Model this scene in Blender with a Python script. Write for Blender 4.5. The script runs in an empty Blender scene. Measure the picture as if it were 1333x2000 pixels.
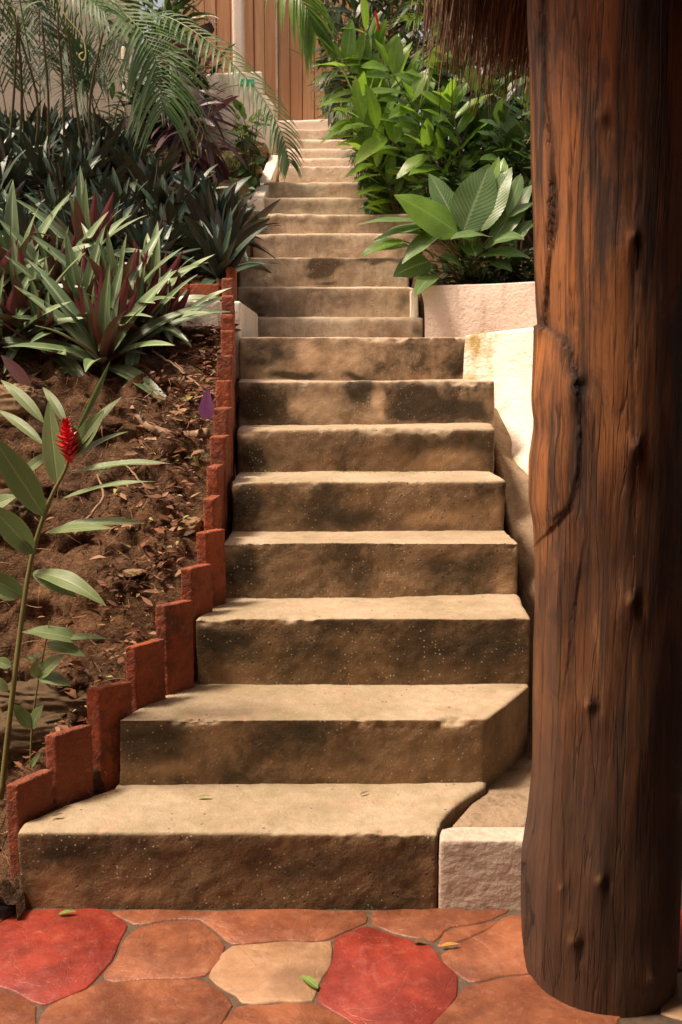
import bpy, bmesh, math, random
import numpy as np
from mathutils import Vector, Matrix
random.seed(7); RNG = np.random.default_rng(11)
C = bpy.context.scene.collection
scn = bpy.context.scene
R = math.radians
# ------------------------------------------------------------------ camera
H = 1.35; F = 1931.0; TH = math.atan(265.0 / F)
cam = bpy.data.cameras.new("camera"); camo = bpy.data.objects.new("camera", cam); C.objects.link(camo)
camo.location = (0, 0, H); camo.rotation_euler = (math.pi / 2 - TH, 0, 0)
cam.sensor_fit = 'VERTICAL'; cam.sensor_height = 22.2; cam.lens = F / 2000 * 22.2
cam.clip_start = 0.05; cam.clip_end = 300
cam.dof.use_dof = True; cam.dof.focus_distance = 3.3; cam.dof.aperture_fstop = 5.6
scn.camera = camo
# ------------------------------------------------------------------ light
SUN_DIR = Vector((-0.46, -0.10, 0.88)).normalized()     # towards the sun
SUN_EL = math.asin(SUN_DIR.z); SUN_AZ = math.atan2(SUN_DIR.x, SUN_DIR.y)
w = bpy.data.worlds.new("World"); scn.world = w; w.use_nodes = True
nt = w.node_tree; nt.nodes.clear()
sky = nt.nodes.new('ShaderNodeTexSky'); sky.sky_type = 'NISHITA'; sky.sun_disc = False
sky.sun_elevation = SUN_EL; sky.sun_rotation = SUN_AZ; sky.dust_density = 4.0; sky.air_density = 1.0
tint = nt.nodes.new('ShaderNodeMix'); tint.data_type = 'RGBA'; tint.blend_type = 'MULTIPLY'
tint.inputs[0].default_value = 1.0; tint.inputs[7].default_value = (1.0, 0.74, 0.54, 1)
bg = nt.nodes.new('ShaderNodeBackground'); bg.inputs[1].default_value = 0.15
out = nt.nodes.new('ShaderNodeOutputWorld')
nt.links.new(sky.outputs[0], tint.inputs[6]); nt.links.new(tint.outputs[2], bg.inputs[0]); nt.links.new(bg.outputs[0], out.inputs[0])
sl = bpy.data.lights.new("sun", 'SUN'); sl.energy = 3.0; sl.angle = R(12); sl.color = (1.0, 0.87, 0.72)
so = bpy.data.objects.new("sun", sl); C.objects.link(so)
so.rotation_euler = SUN_DIR.to_track_quat('Z', 'Y').to_euler()
vs = scn.view_settings; vs.view_transform = 'Standard'; vs.look = 'None'; vs.exposure = 0.82; vs.gamma = 1.0
scn.cycles.max_bounces = 7; scn.cycles.diffuse_bounces = 4; scn.cycles.transmission_bounces = 5

# ------------------------------------------------------------------ pixel helpers
def ray(px, py):
    x = (px - 666.5) / F; u = (1000 - py) / F
    return np.array([x, math.cos(TH) + math.sin(TH) * u, -math.sin(TH) + math.cos(TH) * u])
def at(px, py, Y):
    d = ray(px, py); t = Y / d[1]
    return np.array([d[0] * t, Y, H + d[2] * t])
def onz(px, py, z):
    d = ray(px, py); t = (z - H) / d[2]
    return np.array([d[0] * t, d[1] * t, z])

# ------------------------------------------------------------------ noise
def _hash(i, j, k, s):
    n = (i * 374761393 + j * 668265263 + k * 2147483647 + s * 1274126177) & 0xffffffff
    n = ((n ^ (n >> 13)) * 1274126177) & 0xffffffff
    return ((n ^ (n >> 16)) & 0xffffff) / float(0xffffff)
def vnoise(P, s=0):
    P = np.asarray(P, float); I = np.floor(P).astype(np.int64); f = P - I; f = f * f * (3 - 2 * f)
    r = 0
    for a in (0, 1):
        for b in (0, 1):
            for c in (0, 1):
                wt = (f[..., 0] if a else 1 - f[..., 0]) * (f[..., 1] if b else 1 - f[..., 1]) * (f[..., 2] if c else 1 - f[..., 2])
                r = r + wt * _hash(I[..., 0] + a, I[..., 1] + b, I[..., 2] + c, s)
    return r * 2 - 1
def fbm(P, sc, oc=4, s=0, g=0.5):
    P = np.asarray(P, float) * sc; r = 0; a = 1; t = 0
    for o in range(oc):
        r = r + a * vnoise(P * (2.03 ** o) + 17.3 * o, s + o); t += a; a *= g
    return r / t

# ------------------------------------------------------------------ node helper
class NM:
    def __init__(s, name):
        s.m = bpy.data.materials.new(name); s.m.use_nodes = True; s.t = s.m.node_tree; s.t.nodes.clear()
        s.o = s.n('ShaderNodeOutputMaterial'); s.p = s.n('ShaderNodeBsdfPrincipled')
        s.l(s.p.outputs[0], s.o.inputs[0]); s.tc = s.n('ShaderNodeTexCoord')
    def n(s, k, **kw):
        x = s.t.nodes.new(k)
        for a, b in kw.items(): setattr(x, a, b)
        return x
    def l(s, a, b): s.t.links.new(a, b)
    def put(s, inp, v):
        if hasattr(v, 'is_linked') or isinstance(v, bpy.types.NodeSocket): s.l(v, inp)
        else:
            if isinstance(v, (tuple, list)) and len(v) == 3 and inp.type == 'RGBA': v = (*v, 1)
            inp.default_value = v
    def map(s, scale=(1, 1, 1), loc=(0, 0, 0), src=None):
        m = s.n('ShaderNodeMapping'); m.inputs[3].default_value = scale; m.inputs[1].default_value = loc
        s.l(src or s.tc.outputs['Object'], m.inputs[0]); return m.outputs[0]
    def noise(s, scale, detail=4, rough=.55, vec=None, dist=0):
        n = s.n('ShaderNodeTexNoise'); n.inputs['Scale'].default_value = scale; n.inputs['Detail'].default_value = detail
        n.inputs['Roughness'].default_value = rough; n.inputs['Distortion'].default_value = dist
        s.l(vec or s.tc.outputs['Object'], n.inputs['Vector']); return n.outputs[0]
    def vor(s, scale, feat='F1', vec=None, out='Distance', rnd=1):
        n = s.n('ShaderNodeTexVoronoi'); n.feature = feat; n.inputs['Scale'].default_value = scale
        n.inputs['Randomness'].default_value = rnd
        s.l(vec or s.tc.outputs['Object'], n.inputs['Vector']); return n.outputs[out]
    def ramp(s, v, a, b, lo=0., hi=1.):
        n = s.n('ShaderNodeMapRange'); n.clamp = True
        s.l(v, n.inputs[0]); n.inputs[1].default_value = a; n.inputs[2].default_value = b; n.inputs[3].default_value = lo; n.inputs[4].default_value = hi
        return n.outputs[0]
    def mix(s, f, a, b, mode='MIX'):
        n = s.n('ShaderNodeMix'); n.data_type = 'RGBA'; n.blend_type = mode
        s.put(n.inputs[0], f); s.put(n.inputs[6], a); s.put(n.inputs[7], b); return n.outputs[2]
    def math(s, op, a, b=0., c=0.):
        n = s.n('ShaderNodeMath'); n.operation = op
        s.put(n.inputs[0], a); s.put(n.inputs[1], b); s.put(n.inputs[2], c); return n.outputs[0]
    def bump(s, h, st=.5, d=.01, nrm=None):
        n = s.n('ShaderNodeBump'); n.inputs['Strength'].default_value = st; n.inputs['Distance'].default_value = d
        s.l(h, n.inputs['Height'])
        if nrm: s.l(nrm, n.inputs['Normal'])
        return n.outputs[0]
    def sep(s, v):
        n = s.n('ShaderNodeSeparateXYZ'); s.l(v, n.inputs[0]); return n.outputs
    def attr(s, name, out='Fac'):
        n = s.n('ShaderNodeAttribute'); n.attribute_name = name; return n.outputs[out]
    def fin(s, col, rough=.8, nrm=None, spec=.4):
        s.put(s.p.inputs['Base Color'], col); s.put(s.p.inputs['Roughness'], rough)
        s.p.inputs['Specular IOR Level'].default_value = spec
        if nrm is not None: s.l(nrm, s.p.inputs['Normal'])
        return s.m

def concrete(name, tread, tread2, riser, riser2, stain, amount=.5, off=0., pale=.5):
    m = NM(name); v = m.map(loc=(off, off * .7, off * 1.3))
    rv = m.n('ShaderNodeObjectInfo').outputs['Random']; cb = m.n('ShaderNodeCombineXYZ'); m.put(cb.inputs[0], m.math('MULTIPLY', rv, 31)); m.put(cb.inputs[2], m.math('MULTIPLY', rv, 17)); va = m.n('ShaderNodeVectorMath'); m.l(v, va.inputs[0]); m.l(cb.outputs[0], va.inputs[1]); v = va.outputs[0]
    n1 = m.noise(3.0, 6, .7, v); n2 = m.noise(4.2, 8, .72, m.map((1, 1, .8), (off + 4, 0, 0), v), .3); n3 = m.noise(38, 5, .65, v); n4 = m.noise(1, 6, .7, m.map((26, 26, 3.5), src=v))
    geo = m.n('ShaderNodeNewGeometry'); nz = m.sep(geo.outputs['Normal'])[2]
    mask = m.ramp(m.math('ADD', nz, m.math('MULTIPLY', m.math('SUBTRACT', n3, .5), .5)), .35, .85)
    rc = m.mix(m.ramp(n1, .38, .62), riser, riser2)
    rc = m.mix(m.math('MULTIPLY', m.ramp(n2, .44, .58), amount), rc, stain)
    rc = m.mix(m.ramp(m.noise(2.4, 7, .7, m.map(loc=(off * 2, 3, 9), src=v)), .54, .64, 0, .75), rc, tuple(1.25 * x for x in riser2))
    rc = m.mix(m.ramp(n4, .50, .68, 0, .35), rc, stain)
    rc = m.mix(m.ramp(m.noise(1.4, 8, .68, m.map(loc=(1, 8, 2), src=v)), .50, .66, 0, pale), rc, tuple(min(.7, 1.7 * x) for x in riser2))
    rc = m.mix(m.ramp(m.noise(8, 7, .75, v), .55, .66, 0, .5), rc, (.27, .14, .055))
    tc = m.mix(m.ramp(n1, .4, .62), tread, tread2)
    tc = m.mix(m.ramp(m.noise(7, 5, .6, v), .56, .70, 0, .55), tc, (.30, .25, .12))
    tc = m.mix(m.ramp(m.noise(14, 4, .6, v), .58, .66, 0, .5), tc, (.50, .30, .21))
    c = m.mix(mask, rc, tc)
    c = m.mix(m.ramp(n3, .3, .75, 0, .45), c, m.mix(.5, c, (0.05, .03, .015)))
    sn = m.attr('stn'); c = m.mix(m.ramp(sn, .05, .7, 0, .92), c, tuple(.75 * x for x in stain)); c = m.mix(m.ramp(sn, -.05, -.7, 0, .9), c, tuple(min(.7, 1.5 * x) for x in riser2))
    vd = m.vor(85, vec=v); vc = m.vor(85, vec=v, out='Color')
    sp = m.math('MULTIPLY', m.ramp(vd, .16, .26, 1, 0), m.ramp(m.sep(vc)[0], .55, .75))
    sp = m.math('MULTIPLY', sp, m.ramp(m.noise(6, 2, .5, v), .42, .6, .1, 1))
    c = m.mix(m.math('MULTIPLY', sp, .7), c, (.62, .50, .34))
    pit = m.math('MULTIPLY', m.ramp(m.vor(34, vec=v), .07, .14, 1, 0), m.ramp(m.sep(m.vor(34, vec=v, out='Color'))[1], .6, .7))
    c = m.mix(m.math('MULTIPLY', pit, .75), c, (.03, .018, .01))
    h = m.math('ADD', m.math('MULTIPLY', m.noise(110, 5, .7, v), .6), m.math('MULTIPLY', n3, .8))
    vc2 = m.n('ShaderNodeVectorMath'); vc2.operation = 'MULTIPLY_ADD'; nn = m.n('ShaderNodeTexNoise'); nn.inputs['Scale'].default_value = 5; m.l(v, nn.inputs['Vector']); m.l(nn.outputs['Color'], vc2.inputs[0]); vc2.inputs[1].default_value = (.5, .5, .5); m.l(v, vc2.inputs[2])
    ck = m.math('MULTIPLY', m.ramp(m.vor(1.3, 'DISTANCE_TO_EDGE', vc2.outputs[0]), .0, .006, 1, 0), m.ramp(m.noise(2.5, 2, .5, v), .56, .66))
    c = m.mix(m.math('MULTIPLY', ck, .22), c, (.05, .03, .015)); h = m.math('SUBTRACT', h, m.math('MULTIPLY', ck, .3))
    h = m.math('SUBTRACT', h, m.math('MULTIPLY', pit, .6)); h = m.math('ADD', h, m.math('MULTIPLY', sp, .35))
    return m.fin(c, m.ramp(n1, .3, .7, .62, .9), m.bump(h, .75, .006), .35)
def plaster(name, col, col2, stain, amt=.4, rough_bump=.6, vert=False, drip=.5):
    m = NM(name); n1 = m.noise(1.8, 4, .6)
    c = m.mix(m.ramp(n1, .35, .65), col, col2)
    st = m.noise(3.5, 6, .7, m.map((1.6, 1.6, drip)), .4)
    c = m.mix(m.math('MULTIPLY', m.ramp(st, .54, .72), amt), c, stain)
    c = m.mix(m.ramp(m.noise(1, 6, .7, m.map((14, 14, 1.6))), .54, .70, 0, amt * .7), c, stain)
    c = m.mix(m.ramp(m.noise(30, 5, .7), .62, .72, 0, amt), c, tuple(.6 * x for x in stain))
    h = m.math('ADD', m.noise(55, 4, .6), m.math('MULTIPLY', m.noise(13, 3, .6, m.map((1, 1, 2.2))), .8))
    c = m.mix(m.ramp(m.noise(48, 4, .6), .35, .65, 0, .18), c, stain)
    return m.fin(c, .85, m.bump(h, rough_bump, .008), .3)

M = {}
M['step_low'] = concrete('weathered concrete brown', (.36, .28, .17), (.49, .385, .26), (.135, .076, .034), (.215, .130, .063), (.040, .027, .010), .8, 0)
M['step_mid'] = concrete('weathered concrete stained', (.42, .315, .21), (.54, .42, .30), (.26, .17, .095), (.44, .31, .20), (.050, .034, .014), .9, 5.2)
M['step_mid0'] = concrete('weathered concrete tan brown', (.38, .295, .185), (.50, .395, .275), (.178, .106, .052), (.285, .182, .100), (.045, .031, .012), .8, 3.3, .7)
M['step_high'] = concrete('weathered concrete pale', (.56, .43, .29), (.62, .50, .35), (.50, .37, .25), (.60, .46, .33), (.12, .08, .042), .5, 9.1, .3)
M['step_pink'] = concrete('concrete with pink light in colour', (.74, .58, .44), (.78, .64, .5), (.74, .58, .44), (.80, .64, .5), (.5, .38, .27), .4, 2.1, .2)  # pink light on the top steps is put into this paler colour
M['white'] = plaster('white lime plaster', (.82, .77, .68), (.78, .70, .58), (.34, .26, .12), .55, .7)
M['pinkwall'] = plaster('pinkish lime plaster', (.72, .59, .50), (.64, .52, .43), (.36, .26, .18), .6, .8)
M['tan'] = plaster('tan concrete wall', (.36, .26, .17), (.24, .16, .095), (.10, .07, .03), .8, 1.0)
M['block'] = plaster('rough whitewashed block', (.60, .51, .41), (.52, .42, .33), (.16, .09, .04), .6, .5)
M['housewall'] = plaster('cream house wall', (.50, .44, .36), (.46, .40, .32), (.3, .25, .18), .35, .3)
M['brightwall'] = plaster('pale pink garden wall', (.88, .76, .65), (.84, .72, .60), (.6, .46, .34), .2, .3)

# ------------------------------------------------------------------ mesh helpers
def setp(o, label=None, cat=None, group=None, kind=None):
    if label: o['label'] = label
    if cat: o['category'] = cat
    if group: o['group'] = group
    if kind: o['kind'] = kind
    return o
def empty(name, loc, label, cat, group=None):
    o = bpy.data.objects.new(name, None); C.objects.link(o); o.location = loc; o.empty_display_size = .1
    return setp(o, label, cat, group)
def link(name, me, mats, parent=None, org=None):
    """vertices are given in world space; org shifts the object origin"""
    if org is None: org = parent.location if parent is not None else (0, 0, 0)
    org = Vector(org); me.transform(Matrix.Translation(-org))
    o = bpy.data.objects.new(name, me); C.objects.link(o)
    for m in (mats if isinstance(mats, (list, tuple)) else [mats]): me.materials.append(m)
    if parent is not None: o.parent = parent; o.location = org - parent.location
    else: o.location = org
    return o
def mesh(V, Fc, smooth=True, uv=None, rnd=None, mi=None, name='mesh'):
    me = bpy.data.meshes.new(name)
    me.from_pydata([tuple(map(float, v)) for v in V] if not isinstance(V, np.ndarray) else V.tolist(), [], [tuple(f) for f in Fc])
    if smooth: me.polygons.foreach_set('use_smooth', [True] * len(me.polygons))
    if mi is not None: me.polygons.foreach_set('material_index', mi)
    if uv is not None:
        ul = me.uv_layers.new(name='UVMap'); idx = np.empty(len(me.loops), dtype=np.int32); me.loops.foreach_get('vertex_index', idx)
        ul.data.foreach_set('uv', np.asarray(uv, dtype=np.float32)[idx].ravel())
    if rnd is not None:
        a = me.attributes.new('rnd', 'FLOAT', 'POINT'); a.data.foreach_set('value', np.asarray(rnd, dtype=np.float32))
    me.update(); return me
def prism(poly, z0, z1):
    """poly = list of (x,y) counter clockwise or not; closed solid"""
    bm = bmesh.new(); a = [bm.verts.new((p[0], p[1], z0 if np.isscalar(z0) else z0[i])) for i, p in enumerate(poly)]
    b = [bm.verts.new((p[0], p[1], z1 if np.isscalar(z1) else z1[i])) for i, p in enumerate(poly)]
    n = len(poly); bm.faces.new(a[::-1]); bm.faces.new(b)
    for i in range(n): bm.faces.new((a[i], a[(i + 1) % n], b[(i + 1) % n], b[i]))
    bmesh.ops.recalc_face_normals(bm, faces=bm.faces)
    me = bpy.data.meshes.new('prism'); bm.to_mesh(me); bm.free(); return me
def remesh(me, vox, sm=3, amps=((.004, 5, 4), (.0015, 30, 3)), fac=.5, seed=0):
    o = bpy.data.objects.new('tmp', me); C.objects.link(o)
    r = o.modifiers.new('r', 'REMESH'); r.mode = 'VOXEL'; r.voxel_size = vox; r.use_smooth_shade = True
    if sm: s = o.modifiers.new('s', 'SMOOTH'); s.iterations = sm; s.factor = fac
    dg = bpy.context.evaluated_depsgraph_get(); dg.update()
    new = bpy.data.meshes.new_from_object(o.evaluated_get(dg)); bpy.data.objects.remove(o)
    n = len(new.vertices); P = np.empty(n * 3); new.vertices.foreach_get('co', P); P = P.reshape(-1, 3)
    N = np.empty(n * 3); new.vertex_normals.foreach_get('vector', N) if hasattr(new, 'vertex_normals') else new.vertices.foreach_get('normal', N)
    N = N.reshape(-1, 3); d = 0
    for k, (a, sc, oc) in enumerate(amps): d = d + a * fbm(P, sc, oc, seed + 10 * k)
    P = P + N * np.asarray(d)[:, None]
    new.vertices.foreach_set('co', P.ravel()); new.polygons.foreach_set('use_smooth', [True] * len(new.polygons)); new.update()
    return new
def tube(path, rad, nseg=8, cap=True):
    P = np.asarray(path, float); n = len(P); rad = np.broadcast_to(np.asarray(rad, float), (n,))
    T = np.gradient(P, axis=0); T /= np.linalg.norm(T, axis=1)[:, None] + 1e-9
    ref = np.array([0, 0, 1.]) if abs(T[0][2]) < .9 else np.array([1., 0, 0]); V = []; Fc = []
    u = np.cross(T[0], ref); u /= np.linalg.norm(u)
    for i in range(n):
        u = u - T[i] * np.dot(u, T[i]); u /= np.linalg.norm(u) + 1e-9; v = np.cross(T[i], u)
        for k in range(nseg):
            a = 2 * math.pi * k / nseg; V.append(P[i] + rad[i] * (u * math.cos(a) + v * math.sin(a)))
    for i in range(n - 1):
        for k in range(nseg):
            k2 = (k + 1) % nseg; Fc.append((i * nseg + k, i * nseg + k2, (i + 1) * nseg + k2, (i + 1) * nseg + k))
    if cap: Fc.append(tuple(range(nseg - 1, -1, -1))); Fc.append(tuple((n - 1) * nseg + k for k in range(nseg)))
    return np.array(V), Fc
def curve(pts, n=24):
    P = np.asarray(pts, float); t = np.linspace(0, len(P) - 1, n); out = []
    for x in t:
        i = min(int(x), len(P) - 2); f = x - i
        p0 = P[max(i - 1, 0)]; p1 = P[i]; p2 = P[i + 1]; p3 = P[min(i + 2, len(P) - 1)]
        out.append(.5 * ((2 * p1) + (-p0 + p2) * f + (2 * p0 - 5 * p1 + 4 * p2 - p3) * f * f + (-p0 + 3 * p1 - 3 * p2 + p3) * f ** 3))
    return np.array(out)
class Acc:
    def __init__(s): s.V = []; s.F = []; s.U = []; s.R = []; s.n = 0
    def add(s, V, Fc, uv=None, rnd=.5):
        V = np.asarray(V, float); s.V.append(V); s.F += [tuple(i + s.n for i in f) for f in Fc]
        s.U.append(np.zeros((len(V), 2)) if uv is None else np.asarray(uv, float)); s.R.append(np.full(len(V), rnd)); s.n += len(V)
    def build(s, name, mats, parent=None, org=None, smooth=True):
        if not s.V: return None
        me = mesh(np.concatenate(s.V), s.F, smooth, np.concatenate(s.U), np.concatenate(s.R))
        return link(name, me, mats, parent, org)

# ------------------------------------------------------------------ stair layout
Y1 = onz(666, 1778, 0)[1]
low = [(1778, 1628, 32, 855), (1533, 1405, 229, 950), (1337, 1207, 380, 1037), (1165, 1060, 435, 1015),
       (1036, 940, 450, 988), (922, 838, 462, 965), (828, 744, 462, 967)]
SY = []; SH = []; SL = []; SR = []
h = 0.; Y = Y1
for i, (yb, yt, xl, xr) in enumerate(low):
    if i: Y = onz(666, yb, h)[1]
    p = at(666, yt, Y); SY.append(Y); h = p[2]; SH.append(h); SL.append(at(xl, yt, Y)[0]); SR.append(at(xr, yt, Y)[0])
up = [(4.93, 658, 465, 912), (6.1, 620, 466, 827), (6.4, 559, 460, 810), (6.72, 503, 465, 800), (7.03, 456, 493, 815), (7.34, 417, 500, 820),
      (7.65, 385, 508, 820), (7.96, 355, 514, 810), (8.27, 325, 546, 790), (8.58, 307, 548, 780), (8.9, 291, 550, 775), (9.2, 271, 545, 770), (9.5, 252, 540, 770)]
for (Y, yt, xl, xr) in up:
    p = at(666, yt, Y); SY.append(Y); SH.append(p[2]); SL.append(at(xl, yt, Y)[0]); SR.append(at(xr, yt, Y)[0])
NS = len(SY)
print('steps', [(round(a, 2), round(b, 3), round(c, 2), round(d, 2)) for a, b, c, d in zip(SY, SH, SL, SR)])
stair = empty('staircase', (0, SY[0], 0), 'weathered concrete garden stairway climbing from the flagstone patio to the board fence', 'stairs')
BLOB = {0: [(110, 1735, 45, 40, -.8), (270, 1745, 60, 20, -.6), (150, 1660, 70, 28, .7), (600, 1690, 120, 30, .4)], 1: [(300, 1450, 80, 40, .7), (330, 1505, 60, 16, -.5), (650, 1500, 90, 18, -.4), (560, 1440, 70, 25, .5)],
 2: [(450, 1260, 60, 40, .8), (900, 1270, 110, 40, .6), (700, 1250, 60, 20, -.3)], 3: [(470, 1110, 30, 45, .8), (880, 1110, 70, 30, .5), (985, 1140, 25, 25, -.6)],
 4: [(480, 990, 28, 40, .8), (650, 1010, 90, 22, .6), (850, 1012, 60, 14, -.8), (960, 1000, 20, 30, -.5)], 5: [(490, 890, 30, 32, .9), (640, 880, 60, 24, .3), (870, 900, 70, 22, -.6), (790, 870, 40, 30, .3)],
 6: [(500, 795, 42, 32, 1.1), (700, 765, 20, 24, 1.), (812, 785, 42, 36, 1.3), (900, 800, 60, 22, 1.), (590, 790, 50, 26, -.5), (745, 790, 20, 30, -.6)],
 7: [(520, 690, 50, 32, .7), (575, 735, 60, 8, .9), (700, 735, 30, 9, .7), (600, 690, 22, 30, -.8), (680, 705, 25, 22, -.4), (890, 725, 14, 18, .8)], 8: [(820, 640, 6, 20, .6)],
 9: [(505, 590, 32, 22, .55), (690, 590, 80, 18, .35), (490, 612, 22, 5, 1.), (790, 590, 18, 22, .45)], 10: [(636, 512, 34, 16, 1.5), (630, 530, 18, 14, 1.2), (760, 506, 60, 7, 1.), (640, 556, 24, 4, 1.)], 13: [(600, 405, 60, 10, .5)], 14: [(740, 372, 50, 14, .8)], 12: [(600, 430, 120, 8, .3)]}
def lerp(a, b, t): return a + (b - a) * t
for i in range(NS):
    y0 = SY[i]; ov = .25; hh = SH[i]; base = max(-.05, (SH[i - 1] if i else 0) - .12)
    nl, nr = (SL[i + 1], SR[i + 1]) if i + 1 < NS else (SL[i], SR[i]); y1 = (SY[i + 1] if i + 1 < NS else y0 + .4)
    yb = y1 + (.1 if i < 7 else .06)
    if i == 0:
        pr = [onz(px, py, hh) for px, py in ((855, 1628), (863, 1603), (884, 1578), (915, 1555), (946, 1536))]
        pl = [onz(px, py, hh) for px, py in ((222, 1540), (130, 1568), (44, 1606), (33, 1626))]
        poly = [(p[0], p[1]) for p in pr] + [(pr[-1][0] + .02, yb), (pl[0][0], yb)] + [(p[0], p[1]) for p in pl]
    elif i == 1:
        pr = [onz(px, py, hh) for px, py in ((948, 1405), (956, 1401), (1000, 1368), (1033, 1340))]
        poly = [(p[0], p[1]) for p in pr] + [(pr[-1][0], yb), (nl, yb), (SL[1] + .005, y0 + .02), (SL[1], y0)]
    elif i == 7:
        poly = [(SL[i], y0), (SR[i], y0), (SR[i] + .5, y0 + .35), (SR[i] + .5, yb), (SL[i] - .02, yb)]
    else:
        if i >= 8: nl = min(nl, SL[i]); nr = SR[i] + .0
        poly = [(SL[i], y0), (SR[i], y0), (max(nr, SR[i] - .03) if i < 7 else nr, yb), (nl, yb)]
    me = prism(poly, base, hh)
    vox = (.0075 if i < 4 else .010 if i < 8 else .016)
    me = remesh(me, vox, 3 if i < 8 else 2, ((.012, 1.8, 3), (.005, 8, 4), (.0022, 36, 3)), seed=i * 3)
    nv = len(me.vertices); Pn = np.empty(nv * 3); me.vertices.foreach_get('co', Pn); Pn = Pn.reshape(-1, 3)
    ed = np.exp(-((Pn[:, 2] - hh) / .022) ** 2 - ((Pn[:, 1] - y0) / .022) ** 2) * np.clip(fbm(Pn, 7, 5, 200 + i, .65) - .03, 0, 1) * (.045 if i < 8 else .035)
    Pn[:, 1] += ed; Pn[:, 2] -= ed * .8; me.vertices.foreach_set('co', Pn.ravel()); me.update()
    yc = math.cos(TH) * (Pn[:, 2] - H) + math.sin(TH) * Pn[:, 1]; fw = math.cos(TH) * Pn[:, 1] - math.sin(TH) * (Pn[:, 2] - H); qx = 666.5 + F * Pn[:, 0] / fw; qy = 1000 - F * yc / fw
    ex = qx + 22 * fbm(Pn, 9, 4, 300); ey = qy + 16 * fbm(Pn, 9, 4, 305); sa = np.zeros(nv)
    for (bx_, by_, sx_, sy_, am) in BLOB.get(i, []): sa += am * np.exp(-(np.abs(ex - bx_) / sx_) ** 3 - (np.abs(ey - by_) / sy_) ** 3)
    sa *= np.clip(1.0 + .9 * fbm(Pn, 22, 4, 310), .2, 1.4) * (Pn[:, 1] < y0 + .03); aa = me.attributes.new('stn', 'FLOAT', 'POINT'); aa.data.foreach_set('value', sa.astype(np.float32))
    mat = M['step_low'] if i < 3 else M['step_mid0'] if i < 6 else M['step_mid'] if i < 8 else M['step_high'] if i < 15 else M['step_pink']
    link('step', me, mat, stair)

# ------------------------------------------------------------------ hill
BY = [2.2, 2.42, 2.53, 2.65, 2.76, 2.88, 3.0, 3.11, 3.25, 3.4, 3.55, 3.7, 3.86, 4.02, 4.2, 4.38, 4.56]
LYH = [(2.0, .02), (2.45, .10), (2.6, .16), (2.75, .27), (2.88, .42), (3.0, .58), (3.11, .70), (3.4, .90), (3.7, 1.10), (4.0, 1.27), (4.4, 1.46), (4.75, 1.56), (4.95, 1.60), (5.05, 1.74), (6, 2.05), (7, 2.55), (8, 2.98), (9.2, 3.4), (9.6, 3.55), (12, 3.9), (16, 4.2)]
RYH = [(2.0, -.1), (2.9, .1), (4.0, .9), (4.9, 1.45), (5.9, 1.46), (6.05, 1.5), (6.25, 1.84), (7, 2.3), (8, 2.75), (9.5, 3.45), (12, 3.9), (16, 4.2)]
def hill(x, y, nz=True):
    x = np.asarray(x, float); y = np.asarray(y, float)
    L = np.interp(y, [a for a, b in LYH], [b for a, b in LYH]); Rr = np.interp(y, [a for a, b in RYH], [b for a, b in RYH])
    # deeper hollow to the far left, near the patio
    L = L - .34 * np.clip((-x - .85) / .35, 0, 1) * np.clip((3.25 - y) / .35, 0, 1) * np.clip((y - 2.3) / .3, 0, 1)
    L = L + .10 * np.clip((-x - 1.0) / .8, 0, 1) * np.clip((y - 3.6) / .5, 0, 1)
    sl = np.interp(y, SY, SL); sr = np.interp(y, SY, SR)
    st = np.interp(y, np.array(SY) + .16, np.array(SH)) - .42; st = np.where(y > 9.9, 3.5, st)
    Z = np.where(x < sl - .02, L, np.where(x > sr + .03, Rr, st))
    dcl = np.clip(1 - (sl - x) / .75, 0, 1) * np.clip((y - 6.9) / .3, 0, 1) * np.clip((9.0 - y) / .2, 0, 1); Z = np.where(x < sl - .02, Z - .26 * dcl, Z)
    Z = np.where((y < 6.1) & (x > .1) & (x < sr + .35) & (y > 4.9), np.minimum(Z, 1.3), Z)
    Z = np.where((y < 5.0) & (x > .3), np.minimum(Z, np.interp(y, [2, 4.2, 5.0], [-.3, -.2, .6])) + np.clip((x - 1.1) / .3, 0, 1) * np.clip((y - 3.6) / .8, 0, 1) * .7, Z)
    w1 = np.interp(x, [.6, .75, .92, 1.17, 1.74, 3.2], [5.1, 4.95, 4.6, 4.05, 3.8, 3.7]); Z = np.where((x > .75) & (y > w1 + .08) & (y < 6.3), np.maximum(Z, 1.43), Z)
    w2 = np.interp(x, [.5, .9, 1.3, 1.7, 4], [6.3, 6.15, 5.85, 5.5, 5.4]); Z = np.where((x > .8) & (y > w2), np.maximum(Z, 1.80), Z)
    Z = np.where((x < -.8) & (y < 3.2), np.maximum(Z, .05), Z)
    if nz:
        P = np.stack([x, y, Z * 0], -1); inside = (x < sl - .03) | (x > sr + .03)
        nearw = np.clip((-x - .45) / .12, 0, 1) if True else 1
        big = fbm(P, 1.6, 3, 5) * .06; led = np.abs(fbm(P * np.array([.8, 1.5, 1]), 6, 4, 9)) * .16 - .05; fine = fbm(P, 22, 4, 3) * .022 + fbm(P, 60, 2, 4) * .005
        Z = Z + np.where(inside, (big + led) * (.35 + .65 * nearw) + fine, 0)
    return Z
def ground(px, py, lo=2.4, hi=14):
    d = ray(px, py)
    for Y in np.arange(lo, hi, .01):
        p = np.array([d[0], d[1], d[2]]) * (Y / d[1]) + np.array([0, 0, H])
        if p[2] <= float(hill(p[0], p[1], False)): return p
    return p
xs = np.unique(np.concatenate([np.linspace(-9, -2.2, 25), np.arange(-2.2, -.38, .012), np.arange(-.38, .6, .08), np.arange(.6, 3, .08), np.linspace(3, 9, 20)]))
ys = np.unique(np.concatenate([np.arange(2.30, 5.1, .012), np.arange(5.1, 9, .05), np.linspace(9, 16, 30)]))
X, Yg = np.meshgrid(xs, ys); Z = hill(X, Yg)
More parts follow.
